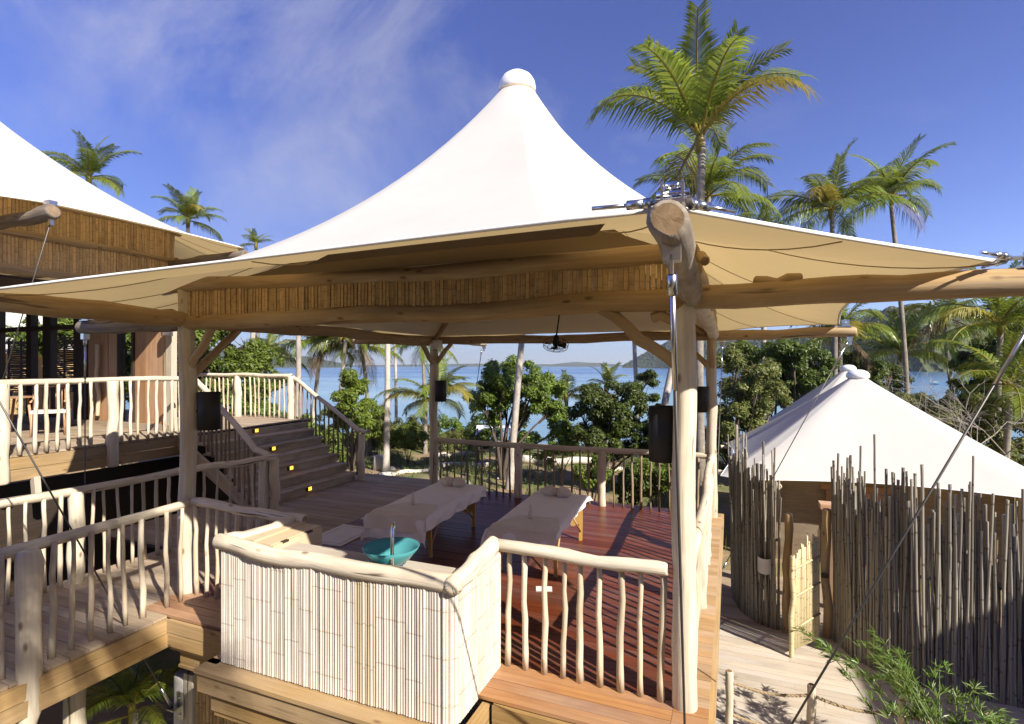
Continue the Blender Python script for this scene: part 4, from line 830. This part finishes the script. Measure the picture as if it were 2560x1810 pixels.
t = thing('wall_basket', 'pale half-round basket hung on the short bamboo fence', 'basket', (.86, 6.10, -.95)); part('body', G().grid(lambda u, v: (.11 * math.cos(math.pi + u * math.pi), .09 * math.sin(math.pi + u * math.pi), -.13 + .26 * v + .03 * (2 * u - 1) ** 2), 14, 4), 'mat_cloth', t)
t = thing('post_lantern', 'small boxed lantern post beside the tent doors', 'lantern', (2.05, 7.3, -2.0)); part('post', G().box(-.07, .07, -.07, .07, 0, 1.5), 'plank_door', t); part('roof', G().box(-.2, .2, -.16, .16, 1.86, 1.95), 'plank_door', t); part('box', G().box(-.12, .12, -.1, .1, 1.5, 1.86), 'bamboo_gold', t)
RP = [(.30, 2.66, -1.1), (1.16, 2.72, -1.1), (2.02, 2.78, -1.13), (2.78, 2.83, -1.1)]
for i, q in enumerate(RP):
    t = thing('rope_post', ['short log rope post beside the pavilion deck', 'short log rope post partly behind the steel tie cable', 'short log rope post hidden in the bamboo leaves', 'short log rope post in the shade of the long fence'][i], 'post', (q[0], q[1], -2.0), 0, 'rope posts'); log('post', (0, 0, 0), (0, 0, .9), .045, 'log_pale' if i < 1 else 'stick', t, seg=6, bend=.008)
for i, (a, b) in enumerate(zip(RP[:-1], RP[1:])):
    for j, zz in enumerate((-.1, -.48)):
        g = G(); a_, b_ = Vector((a[0], a[1], a[2] + zz)), Vector((b[0], b[1], b[2] + zz)); cl = []
        for k in range(41):
            s_ = k / 40; p = a_.lerp(b_, s_); p.z -= .07 * 4 * s_ * (1 - s_); cl.append(p)
        for st_ in range(3): g.tube([p + Vector((0, .009 * math.cos(k * 1.1 + st_ * 2.094), .009 * math.sin(k * 1.1 + st_ * 2.094))) for k, p in enumerate(cl)], .0105, 5, None)
        o = part('barrier_rope', g, 'rope'); o.location = (0, 0, 0); tag(o, '%s twisted rope strung between the %s rope posts' % (('upper', 'lower')[j], ('first and second', 'second and third', 'third and last')[i]), 'rope', 'barrier ropes')

# ================================================================== vegetation
def leafcloud(g, c, r, n_, size, rg, up=.35, shell=.55):
    for _ in range(n_):
        d = Vector((rg.gauss(0, 1), rg.gauss(0, 1), rg.gauss(0, 1))).normalized(); k = shell + (1 - shell) * rg.random() ** .6
        d2 = d * k * (1 + .22 * noise.noise(d * 2.3 + Vector(c)))
        p = Vector((c[0] + d2.x * r[0], c[1] + d2.y * r[1], c[2] + d2.z * r[2]))
        nn = (d + Vector((rg.uniform(-.8, .8), rg.uniform(-.8, .8), rg.uniform(-.3, .9) + up))).normalized()
        tdir = nn.cross(Vector((rg.uniform(-1, 1), rg.uniform(-1, 1), rg.uniform(-1, .3)))).normalized(); s_ = size * rg.uniform(.65, 1.3); sd_ = nn.cross(tdir)
        b = len(g.v); g.v += [tuple(p), tuple(p + tdir * s_ * .5 + sd_ * s_ * .24 - nn * s_ * .05), tuple(p + tdir * s_ - nn * s_ * .18), tuple(p + tdir * s_ * .5 - sd_ * s_ * .24 - nn * s_ * .05)]
        g.face([b, b + 1, b + 2, b + 3], [(0, 0), (1, 0), (1, 1), (0, 1)])
def tree(name, label, D, ub, blobs, leaf, dens, size, trunk=.09, seed=1, cat='tree', group=None, bark='bark', limbs=True):
    """blobs: (u, v, radius px [, flatten]) at distance D"""
    size *= .72; rg = random.Random(seed); x, y = at(ub, D); z = zg(x, y); t = thing(name, label, cat, (x, y, z), 0, group); g = G(); tg = G(); base = Vector((0, 0, -.1))
    top = None
    for bl in blobs:
        u, v, rp_ = bl[:3]; dd = D + rg.uniform(-.04, .04) * D; c = at(u, dd, v) - Vector((x, y, z)); r = rp_ / FPX * D * 1.2
        nsub = max(5, int(7 + r * 7))
        for k in range(nsub):
            d = Vector((rg.gauss(0, 1), rg.gauss(0, 1), rg.gauss(0, .8))).normalized() * r * rg.uniform(.3, .95); rs = r * rg.uniform(.2, .42); q = c + d
            leafcloud(g, q, (rs, rs, rs * .8), int(dens * rs * rs / (size * size) * 30), size, rg)
        if limbs:
            fork = Vector((c.x * .25, c.y * .25, max(.3, (c.z) * .45)))
            tg.tube([base, fork * .6, fork, fork.lerp(c, .5) + Vector((rg.uniform(-.1, .1), 0, 0)), c], [trunk, trunk * .8, trunk * .6, trunk * .4, trunk * .15], 6, None)
            for k in range(4):
                d = Vector((rg.gauss(0, 1), rg.gauss(0, 1), abs(rg.gauss(0, .8)))).normalized() * r * .8; tg.tube([fork.lerp(c, .6), c + d * .4, c + d], [trunk * .3, trunk * .2, trunk * .06], 4, None)
    if limbs: part('trunk', tg, bark, t)
    part('crown', g, leaf, t); return t
tree('garden_tree', 'round leafy tree with two clumps in front of the sea', 21, 1255, [(1250, 950, 52), (1205, 1005, 42), (1270, 1010, 48), (1365, 960, 52), (1385, 1020, 45), (1330, 985, 40), (1300, 930, 40), (1230, 1050, 30), (1410, 1065, 32), (1300, 1060, 30)], 'leaf_mid', 2.1, .17, .09, 11)
tree('garden_tree', 'dense dark green tree on the shore beside the leaning palm trunk', 19, 1500, [(1490, 990, 48), (1540, 1000, 50), (1500, 1060, 52), (1570, 1060, 55), (1610, 1000, 38), (1620, 950, 28), (1455, 1040, 35), (1530, 1110, 42), (1600, 1120, 40), (1460, 1100, 34), (1650, 1060, 40)], 'leaf_dark', 2.2, .15, .08, 12)
tree('garden_tree', 'bright lime green bush beside the stairs', 22, 880, [(880, 985, 45), (860, 1030, 40), (905, 1030, 40), (890, 955, 25), (835, 1050, 30), (915, 1065, 30)], 'leaf_lime', 2.2, .16, .06, 13)
tree('garden_tree', 'large leafy tree rising behind the stair landing', 21, 560, [(500, 850, 62), (570, 820, 60), (620, 880, 58), (540, 920, 62), (470, 920, 60), (660, 930, 45), (440, 850, 50), (600, 960, 50), (690, 950, 30), (520, 985, 45), (440, 985, 50), (640, 990, 40)], 'leaf_mid', 1.9, .19, .12, 14)
tree('hedge_bush', 'low green hedge behind the landing railing', 18, 620, [(480, 1020, 50), (560, 1030, 50), (640, 1040, 50), (710, 1050, 45), (770, 1075, 40), (820, 1110, 35)], 'leaf_mid', 2.0, .15, .05, 15, 'bush')
tree('garden_tree', 'leafy trees seen through the glass door of the left building', 21, 330, [(330, 860, 60), (280, 900, 60), (390, 880, 55), (340, 960, 60), (410, 960, 50), (240, 830, 50), (160, 830, 50), (110, 860, 50), (60, 840, 40)], 'leaf_mid', 1.6, .2, .12, 16)
tree('garden_tree', 'dark tree with twiggy crown left of the big white tent', 17, 1850, [(1830, 900, 45), (1850, 960, 55), (1900, 940, 50), (1830, 1030, 50), (1880, 1010, 50), (1800, 1090, 40), (1940, 985, 40), (1815, 1150, 42), (1870, 1070, 45)], 'leaf_olive', 1.7, .15, .08, 17)
tree('garden_tree', 'green tree behind the cap of the big white tent', 23, 1985, [(1985, 880, 45), (1960, 930, 50), (2030, 920, 50), (2010, 970, 45), (1930, 890, 40), (2050, 960, 35), (1940, 975, 40)], 'leaf_dark', 2.0, .2, .1, 18)
tree('garden_tree', 'dense dark tree behind the low palm by the lagoon', 27, 2170, [(2150, 930, 40), (2190, 960, 45), (2130, 975, 45), (2210, 1000, 45), (2180, 1010, 45), (2100, 960, 35), (2230, 930, 35), (2120, 910, 40)], 'leaf_dark', 2.2, .2, .1, 71)
tree('garden_tree', 'tall leafy tree behind the long-fronded palm at the right', 26, 2500, [(2480, 890, 55), (2540, 870, 60), (2570, 930, 60), (2500, 950, 55), (2450, 960, 45), (2560, 1000, 55), (2480, 1010, 50), (2440, 900, 40), (2420, 1000, 40), (2520, 820, 45)], 'leaf_dark', 2.2, .2, .1, 72)
tree('garden_tree', 'bushy tree between the slim trunk and the tent cap', 25, 1930, [(1905, 930, 40), (1880, 900, 35), (1935, 960, 45), (1890, 985, 45), (1960, 900, 35), (1850, 880, 35)], 'leaf_mid', 1.5, .2, .1, 73)
tree('garden_bush', 'wide dark bush behind the right slope of the big white tent', 19, 2330, [(2300, 1020, 45), (2360, 1045, 50), (2420, 1075, 55), (2480, 1110, 55), (2540, 1120, 55), (2330, 1080, 45), (2400, 1010, 40), (2460, 1030, 45), (2540, 1050, 50), (2270, 1000, 30)], 'leaf_olive', 1.7, .16, .08, 19, 'bush')
tree('garden_bush', 'pale leafed sapling on the shore beside the round tree', 20, 1405, [(1400, 1090, 30), (1385, 1120, 28), (1430, 1115, 28), (1360, 1140, 24)], 'leaf_lime', 1.7, .17, .03, 20, 'bush')
for i, (u, v, D, r_, lf, lab) in enumerate(((940, 1060, 26, 34, 'leaf_olive', 'dry olive bush beyond the garden between white trunk and back post'), (1020, 1085, 25, 30, 'leaf_lime', 'yellow green bush under the low palm'), (1310, 1095, 27, 30, 'leaf_dark', 'small dark bush by the shore behind the tall pale trunk'), (1480, 1175, 16, 34, 'leaf_mid', 'green bush close behind the back railing'), (1640, 1170, 15, 46, 'leaf_mid', 'leafy bush behind the lamp on the right front post'), (1580, 1210, 15, 36, 'leaf_dark', 'dark bush behind the sunlit end of the back railing'), (1130, 1090, 28, 26, 'leaf_olive', 'dry bush beside the tarp frame'), (1660, 1090, 18, 50, 'leaf_dark', 'tall dark bush at the foot of the leaning palm trunk'), (1720, 1190, 14, 40, 'leaf_dark', 'dark bush behind the right corner post'), (820, 1120, 20, 30, 'leaf_mid', 'green bush behind the stair handrail'))):
    tree('garden_bush', lab, D, u, [(u, v, r_), (u + r_ * .9, v + 8, r_ * .7), (u - r_ * .8, v + 10, r_ * .7), (u, v + r_ * .8, r_ * .8)], lf, 1.9, .14, .03, 40 + i, 'bush', 'garden bushes', limbs=True)
for i, (u, D, lf, lab) in enumerate(((900, 30, 'leaf_mid', 'hedge bush at the shore behind the lime bush'), (975, 29, 'leaf_lime', 'hedge bush at the shore behind the white palm trunk'), (1050, 30, 'leaf_olive', 'hedge bush at the shore left of the back post'), (1130, 31, 'leaf_mid', 'hedge bush at the shore right of the back post'), (1200, 30, 'leaf_dark', 'hedge bush at the shore behind the tarp frame'), (1440, 28, 'leaf_lime', 'hedge bush at the shore between the two garden trees'), (1700, 22, 'leaf_mid', 'hedge bush behind the right front post'), (1770, 20, 'leaf_dark', 'hedge bush behind the right back post'), (790, 27, 'leaf_mid', 'hedge bush below the leaning yellow palm'), (720, 25, 'leaf_lime', 'hedge bush beside the landing corner'))):
    v = 1075 if u < 1300 else 1100
    tree('hedge_bush', lab, D, u, [(u - 30, v + 5, 30), (u, v - 8, 30), (u + 32, v + 4, 30), (u - 15, v + 25, 28), (u + 20, v + 28, 28)], lf, 1.2, .17, .03, 90 + i, 'bush', 'shore hedge bushes')
# dry twiggy bush
rg = random.Random(5); x, y = at(2500, 15); t = thing('dry_bush', 'leafless grey twigs in front of the palms at the right', 'bush', (x, y, zg(x, y))); tg = G()
def twig(p, d, L, r_, dep):
    q = p + d * L * .5 + Vector((rg.uniform(-.1, .1), rg.uniform(-.1, .1), rg.uniform(-.05, .1))) * L; e = q + (d + Vector((rg.uniform(-.4, .4), rg.uniform(-.4, .4), rg.uniform(-.4, .3)))).normalized() * L * .5
    tg.tube([p, q, e], [r_, r_ * .8, r_ * .5], 4, None)
    if dep:
        for _ in range(3): twig(e if rg.random() < .6 else q, (d + Vector((rg.uniform(-1, 1), rg.uniform(-1, 1), rg.uniform(-.7, .7)))).normalized(), L * rg.uniform(.55, .8), r_ * .6, dep - 1)
for k in range(3): twig(Vector((rg.uniform(-.3, .3), rg.uniform(-.3, .3), 0)), Vector((rg.uniform(-.3, .3), rg.uniform(-.2, .2), 1)).normalized(), 2.2, .03, 4)
part('branches', tg, 'twig', t)

# ---- palms
def frond_mesh(e0, curl, seed, mat, droop=.5, k=58, sweep=1.0):
    rg = random.Random(seed); g = G(); P_ = []; n_ = 14; p = Vector((0, 0, 0)); a = e0
    for i in range(n_ + 1):
        P_.append(p.copy()); p = p + Vector((math.cos(a), 0, math.sin(a))) / n_; a -= curl / n_ * (.35 + 1.3 * i / n_)
    g.tube(P_, [.014 * (1 - .85 * i / n_) + .002 for i in range(n_ + 1)], 4, None, 1)
    side = Vector((0, 1, 0))
    for i in range(k):
        s_ = .13 + .87 * i / (k - 1); f = s_ * n_; j = min(n_ - 1, int(f)); q = P_[j].lerp(P_[j + 1], f - j); tg_ = (P_[j + 1] - P_[j]).normalized(); upv = side.cross(tg_)
        if upv.z < 0 and abs(tg_.z) < .95: upv = -upv
        ll_ = .30 * (math.sin(min(1, s_ * 1.15 + .1) * math.pi * .92) ** .55) * rg.uniform(.88, 1.1) + .03
        for sg in (-1, 1):
            d = (tg_ * (.55 + .5 * s_) * sweep + side * sg * 1.0 + upv * rg.uniform(.05, .35)).normalized(); wv = tg_ * .0085
            m1 = q + d * ll_ * .5 - Vector((0, 0, droop * ll_ * .16)); e = q + d * ll_ * .92 - Vector((0, 0, droop * ll_ * (.62 + rg.uniform(-.1, .25)))); b = len(g.v)
            g.v += [tuple(q - wv * .6), tuple(q + wv * .6), tuple(m1 + wv), tuple(m1 - wv), tuple(e)]
            if rg.random() > .05: g.face([b, b + 1, b + 2, b + 3], [(0, 0)] * 4); g.face([b + 3, b + 2, b + 4], [(0, 0)] * 3)
    return g.mesh('frond', [mat, 'palm_yellow' if mat != 'palm_dead' else 'palm_dead'])
FR = {'up': [frond_mesh(R(82), R(45), 1, 'palm_leaf', .3), frond_mesh(R(74), R(62), 2, 'palm_leaf', .35)], 'mid': [frond_mesh(R(50), R(115), 13, 'palm_leaf', .9), frond_mesh(R(35), R(70), 14, 'palm_leaf', .7), frond_mesh(R(55), R(85), 3, 'palm_leaf', .6), frond_mesh(R(45), R(95), 4, 'palm_leaf', .7), frond_mesh(R(60), R(70), 5, 'palm_leaf', .5)],
      'low': [frond_mesh(R(18), R(90), 6, 'palm_leaf', .9), frond_mesh(R(5), R(75), 7, 'palm_leaf', 1.0)], 'yel': [frond_mesh(R(40), R(110), 8, 'palm_yellow', .8)], 'dead': [frond_mesh(R(-25), R(60), 9, 'palm_dead', 1.3, 30)]}
def palm(label, uc, vc, D, L, ub=None, nf=16, seed=1, tr=.12, mix=(3, 7, 4, 1, 1), mat='palm_trunk', vb=None, group='coconut palms'):
    rg = random.Random(seed); ub = uc if ub is None else ub; x, y = at(ub, D); z = zg(x, y) if vb is None else vb; t = thing('palm_tree', label, 'palm', (x, y, z), 0, group)
    top = at(uc, D, vc) - Vector((x, y, z)); n_ = 14; P_, rr_ = [], []
    for i in range(n_ + 1):
        s_ = i / n_; P_.append(Vector((top.x * s_ ** 1.25 + .06 * math.sin(s_ * 4 + seed), top.y * s_ ** 1.25, -.2 + (top.z + .2) * s_))); rr_.append(tr * (1.35 - .35 * min(1, s_ * 8)) * (1 - .28 * s_))
    rings = G().tube(P_, rr_, 10, None, 0, .12, seed); part('trunk', rings, mat, t)
    part('crown_shaft', G().tube([top - Vector((0, 0, .35)), top, top + Vector((0, 0, .18))], [tr * .75, tr * 1.0, tr * .5], 8, 'flat'), 'palm_yellow', t)
    kinds = ['up'] * mix[0] + ['mid'] * mix[1] + ['low'] * mix[2] + ['yel'] * mix[3] + ['dead'] * mix[4]
    a = rg.random() * 6
    for i, k in enumerate(kinds):
        a += 2.399; s_ = L * rg.uniform(.85, 1.12) * (.9 if k == 'up' else 1); put('frond', rg.choice(FR[k]), t, top + Vector((0, 0, rg.uniform(-.08, .1))), (rg.uniform(-.25, .25), rg.uniform(-.12, .12), a + rg.uniform(-.25, .25)), (s_,) * 3)
    return t
palm('tall coconut palm rising over the canopy with an upright shaggy crown', 1750, 348, 13, 2.8, 1757, seed=3, tr=.125, mix=(8, 6, 0, 1, 1))
palm('coconut palm whose crown is crossed by the tall palm trunk', 1768, 490, 22, 3.5, 1740, seed=4, mix=(3, 7, 5, 1, 1))
palm('coconut palm with bright drooping fronds, first of the pair over the right eave', 2077, 525, 23, 2.9, 2090, seed=5, mix=(3, 7, 5, 1, 0))
palm('coconut palm with dark slender crown, second of the pair over the right eave', 2228, 495, 25, 2.8, 2275, seed=6, mix=(3, 8, 4, 0, 1))
palm('low coconut palm crown in front of the lagoon and wooded hill', 2250, 890, 30, 3.4, 2245, seed=7, mix=(4, 7, 5, 0, 0))
palm('coconut palm with brown hanging skirt and bent trunk by the lagoon', 2360, 790, 28, 2.6, 2400, seed=8, mix=(1, 5, 4, 2, 4))
palm('coconut palm with long dark fronds beside the leafless twigs', 2500, 815, 20, 2.9, 2500, seed=9, mix=(3, 7, 5, 1, 0))
palm('low shaggy palm below the dark long-fronded one', 2520, 960, 18, 2.3, 2520, seed=10, mix=(3, 7, 4, 0, 0))
palm('coconut palm directly behind the cap of the big white tent', 2095, 830, 26, 2.7, 2095, seed=11, mix=(2, 6, 5, 2, 2), tr=.17)
palm('coconut palm peeking over the left building canopy', 222, 445, 24, 2.25, 260, seed=12, mix=(4, 7, 3, 0, 0))
palm('smaller coconut palm behind the left building canopy edge', 470, 550, 28, 1.95, 500, seed=13, mix=(4, 7, 3, 1, 0))
palm('tiny palm top above the gap between the two canopies', 640, 612, 36, 1.4, 650, seed=14, mix=(4, 4, 1, 0, 0))
palm('palm with arching fronds behind the landing railing', 665, 890, 27, 2.1, 660, seed=15, mix=(3, 6, 4, 1, 0))
palm('palm with leaning trunk and yellow fronds before the sea', 800, 862, 26, 2.2, 780, seed=16, mix=(2, 6, 4, 3, 2), mat='palm_trunk_pale')
palm('palm with brown dead fronds hanging round its trunk', 862, 840, 25, 2.2, 840, seed=17, mix=(2, 6, 5, 1, 4), mat='palm_trunk_pale')
palm('bushy palm with drooping dark fronds over the sea edge', 905, 868, 27, 2.3, 925, seed=18, mix=(2, 6, 6, 1, 1))
palm('palm crown behind the back corner post', 1058, 860, 28, 2.0, 1062, seed=19, mix=(2, 6, 5, 1, 1))
palm('short bright young palm beside the back post', 1085, 1005, 17, 1.75, 1088, seed=20, mix=(4, 7, 3, 2, 1), tr=.09)
palm('palm top showing above the dense dark shore tree', 1516, 965, 24, 1.3, 1516, seed=21, mix=(4, 4, 2, 0, 0))
palm('yellowish palm fronds beside the round two-clump tree', 1415, 990, 26, 1.7, 1415, seed=22, mix=(1, 4, 4, 2, 0))
for i, (u, ub, D, lab) in enumerate(((632, 634, 24, 'bare pale palm trunk behind the landing railing'), (745, 748, 23, 'bare pale palm trunk rising beside the stair top'), (966, 967, 22.5, 'tall white palm trunk standing in the garden'), (985, 990, 32, 'thin distant palm trunk against the sea'), (1303, 1270, 19.5, 'tall pale palm trunk in front of the round two-clump tree'), (1588, 1596, 30, 'thin palm trunk in front of the headland'), (1690, 1632, 19, 'leaning palm trunk beside the right lamp'), (1908, 1912, 24, 'slim palm trunk before the wooded hill'))):
    palm(lab, u + (u - ub) * .9, 755 if u < 800 else 640, D, 1.2 if u < 800 else 2.2, ub, seed=60 + i, tr=.135 if i != 3 else .1, mix=(2, 5, 3, 0, 0), mat='palm_trunk_pale', group='palms with hidden crowns')
palm('small dark palm in the gap below the walkway', 330, 1775, 6.0, .9, 330, seed=23, mix=(3, 5, 2, 0, 0), tr=.04, vb=-2.3)
t = palm('unseen coconut palm added behind the viewpoint to shade the walkway', 1280, 600, 6, 2.7, 1280, seed=31, mix=(4, 9, 6, 0, 0), vb=-2.2)  # unseen palm, added for the soft shade on the walkway
t.location = (4.7, -7.8, -2.2)
for ch in t.children:
    if ch.name.startswith('trunk'): ch.data = G().tube([(.3, -.3, -.1), (.2, -.2, 3), (.05, 0, 7), (0, 0, 11)], [.17, .14, .12, .1], 10, None).mesh('trunk', ['palm_trunk'])
    else: ch.location = (0, 0, 11) if ch.name.startswith('frond') else tuple(Vector((0, 0, 11)) - (at(1280, 6, 600) - Vector((*at(1280, 6), -2.2))))
# ---- bamboo plant beside the path
rg = random.Random(12); bp = thing('bamboo_plant', 'leafy green bamboo branches hanging over the rope barrier and path', 'plant', (2.2, 2.2, -2.15))
def spray(g, p, d, n_, L):
    for k in range(n_):
        a = (d + Vector((rg.uniform(-.9, .9), rg.uniform(-.9, .9), rg.uniform(-.5, .5)))).normalized(); wv = a.cross(Vector((rg.uniform(-.4, .4), rg.uniform(-.4, .4), 1))).normalized() * L * .065; b = len(g.v); ll_ = L * rg.uniform(.7, 1.2)
        g.v += [tuple(p), tuple(p + a * ll_ * .4 + wv), tuple(p + a * ll_ - Vector((0, 0, ll_ * .15))), tuple(p + a * ll_ * .4 - wv)]; g.face([b, b + 1, b + 2, b + 3], [(0, 0)] * 4)
for k in range(19):
    tx, ty, tz = rg.uniform(-1.1, .8), rg.uniform(.1, 1.0), 0; P_ = []; b0 = Vector((rg.uniform(-.1, .5), rg.uniform(-.5, -.1), 0)); e = Vector((tx, ty + .2 * (tx < 0), rg.uniform(.75, 1.25) - .25 * tx))
    for i in range(9):
        s_ = i / 8; P_.append(b0.lerp(e, s_) + Vector((0, 0, .55 * math.sin(s_ * math.pi * .85))))
    o = part('stem', G().tube(P_, [.008 * (1 - .8 * i / 8) + .0015 for i in range(9)], 5, None), 'bamboo_leaf', bp)
    g = G()
    for i in range(3, 9):
        for _ in range(3): spray(g, P_[i] + Vector((rg.uniform(-.08, .08), rg.uniform(-.08, .08), rg.uniform(-.05, .05))), (P_[i] - P_[i - 1]).normalized(), rg.randint(5, 9), .13)
    part('leaves', g, 'bamboo_leaf', o)
# ---- grass and low plants in the garden
rg = random.Random(4); g = G()
def blade(p, h, lean, wd):
    a = rg.random() * 6.28; d = Vector((math.cos(a), math.sin(a), 0)); wv = Vector((-d.y, d.x, 0)) * wd; b = len(g.v)
    g.v += [tuple(p - wv), tuple(p + wv), tuple(p + d * lean * .4 + Vector((0, 0, h * .65)) + wv * .6), tuple(p + d * lean * .4 + Vector((0, 0, h * .65)) - wv * .6), tuple(p + d * lean + Vector((0, 0, h)))]
    g.face([b, b + 1, b + 2, b + 3], [(0, 0)] * 4); g.face([b + 3, b + 2, b + 4], [(0, 0)] * 3)
for k in range(620):
    u = rg.uniform(780, 1780); D = rg.uniform(12.5, 27); x, y = at(u, D)
    if y < 7.2 or noise.noise(Vector((x * .3, y * .3, 9))) < -.12: continue
    h = rg.uniform(.2, .5) * (1.3 if rg.random() < .2 else 1)
    for _ in range(26): blade(Vector((x + rg.gauss(0, .12), y + rg.gauss(0, .12), 0)) + Vector((0, 0, zg(x, y) - .03)), h * rg.uniform(.6, 1.1), h * rg.uniform(.15, .7), .009)
stuff(part('grass', g, 'grass'))
g = G()
for k in range(900):
    u = rg.uniform(760, 1800); D = rg.uniform(13, 34); x, y = at(u, D)
    if y < 7.4 or noise.noise(Vector((x * .22 + 5, y * .22, 2))) < .02: continue
    leafcloud(g, (x, y, zg(x, y) + .08), (.3, .3, .16), 16, .11, rg)
stuff(part('ground_cover', g, 'leaf_mid'))
# pale path slabs, drift logs, stones, stump
def gz(u, D): x, y = at(u, D); return (x, y, zg(x, y))
for i, (u, D, L, a, r_, lab) in enumerate(((1010, 22, 2.0, 25, .10, 'white drift log lying by the foot of the white palm trunk'), (1150, 24, 2.6, 8, .13, 'long pale drift log lying in the garden behind the left table'), (1400, 24.5, 3.4, -12, .22, 'big pale log beside the shore bushes'), (1130, 27, 2.0, 15, .14, 'pale log in front of the tarp frame'), (1560, 23, 1.8, 0, .12, 'pale log below the dense dark tree'))):
    q = gz(u, D); t = thing('drift_log', lab, 'log', (q[0], q[1], q[2]), R(a + 22), 'drift logs in the garden'); log('trunk', (-L / 2, 0, r_ * .6), (L / 2, 0, r_ * .7), r_, 'sandlog', t, r2=r_ * .8, bend=.1, endmi='sandlog')
q = gz(948, 23.2); t = thing('log_stump', 'cut pale log stump beside the white palm trunk', 'stump', q); part('stump', G().tube([(0, 0, -.1), (0, 0, .3), (.02, 0, .62)], [.3, .27, .25], 12, 'flat', 0, .3, 3), ['sandlog'], t)
for i in range(12):
    u, D = rg.uniform(920, 1520), rg.uniform(18, 27); q = gz(u, D); r_ = rg.uniform(.1, .26); o = part('garden_stone', G().grid(lambda a, b: Vector((math.cos(a * 6.283) * math.sin(b * 3.14159), math.sin(a * 6.283) * math.sin(b * 3.14159), -math.cos(b * 3.14159) * .6)) * r_ * (1 + .35 * noise.noise(Vector((math.cos(a * 6.283) + i, math.sin(a * 6.283), b * 2)))), 12, 7, closed=True), 'stone', None, (q[0], q[1], q[2] + .03)); tag(o, 'grey stone lying in the garden behind the back railing', 'stone', 'garden stones')
q = gz(1235, 25); t = thing('tarp_frame', 'rough pole frame with a white tarp roof near the shore', 'shelter', q, R(22)); zt = CAM[2] + (915 - 1068) / FPX * 25 - q[2]
for sx_, sy_ in ((-.75, -.5), (.75, -.5), (-.75, .5), (.75, .5)): part('pole', G().tube([(sx_, sy_, 0), (sx_ * .97, sy_, zt)], .03, 5, 'flat'), 'bark', t)
part('brace', G().tube([(-.75, -.5, zt), (-1.5, -.7, 0)], .025, 5, 'flat'), 'bark', t)
part('tarp', G().grid(lambda u, v: ((u - .5) * 1.7, (v - .5) * 1.2 - (.0), zt + .03 - .06 * math.sin(u * 3.14) * math.sin(v * 3.14) - (.35 * max(0, .25 - u) / .25 * (1 - v))), 12, 10), 'tarp', t)
# boat on the lagoon
b0 = at(2337, 190, 985); t = thing('small_boat', 'small blue and white outrigger boat on the lagoon', 'boat', (b0.x, b0.y, -4.2), R(30)); t.scale = (1, 1, 1)
part('hull', G().grid(lambda u, v: ((u - .5) * 4.4 * 1.0, math.sin(u * math.pi) ** .6 * .55 * math.cos(v * math.pi) * 1.0, .05 + .45 * abs(math.cos(v * math.pi)) + .25 * (2 * u - 1) ** 4), 16, 8), 'boat_blue', t); part('roof', G().box(-.9, .9, -.5, .5, 1.0, 1.08), 'boat_white', t)
for sx_ in (-.8, .8): part('pole', G().tube([(sx_, .3, .3), (sx_, .3, 1.0)], .04, 5, 'flat'), 'boat_white', t)
part('mast', G().tube([(-1.6, 0, .3), (-1.6, 0, 2.2)], .03, 5, 'flat'), 'boat_white', t)

# ================================================================== unseen buildings and a palm added to block sky light and cast shade
nb = thing('sky_light_block', 'unseen plank walled block added behind the viewpoint to cut sky light', 'building', (-2.5, -8.5, -2.2)); part('wall', G().box(-6.5, 5.2, -.1, .0, 0, 6.4), 'dark_wood', nb)  # unseen block added to cut the sky fill from behind
for k in range(36): part('plank', G().box(-6.5 + k * .325, -6.5 + k * .325 + .315, .002, .03, 0, 6.38), 'step', nb)
part('roof', G().obox((-.6, -2, 7.1), (6.8, 0, 0), (0, 2.6, 1.0), (0, -.05, .1)), 'canvas', nb)
nb = thing('fence_shade_block', 'unseen bamboo clad block added on the right to shade the long fence', 'building', (11.75, -9, -2.2)); part('wall', G().box(0, 5, 0, 11.5, 0, 8.0), 'dark_wood', nb)  # unseen block added to throw the shade on the fence
for k in range(60): part('board', G().box(-.03, -.002, k * .19, k * .19 + .18, 0, 8.02), 'bamboo_gold', nb)
part('roof', G().box(-.05, 5.2, -.2, 11.55, 8.03, 8.15), 'log_warm', nb)

# ================================================================== air between the garden and the far hills
m, n, p = newmat('haze'); n.nodes.remove(p); vp = n.nodes.new('ShaderNodeVolumePrincipled'); vp.inputs['Color'].default_value = (.82, .90, 1, 1); vp.inputs['Density'].default_value = .00008; vp.inputs['Anisotropy'].default_value = .2
n.links.new(vp.outputs[0], n.nodes['Material Output'].inputs['Volume'])
stuff(part('haze', G().box(-9500, 9500, -60, 12500, -12, 330), 'haze'))
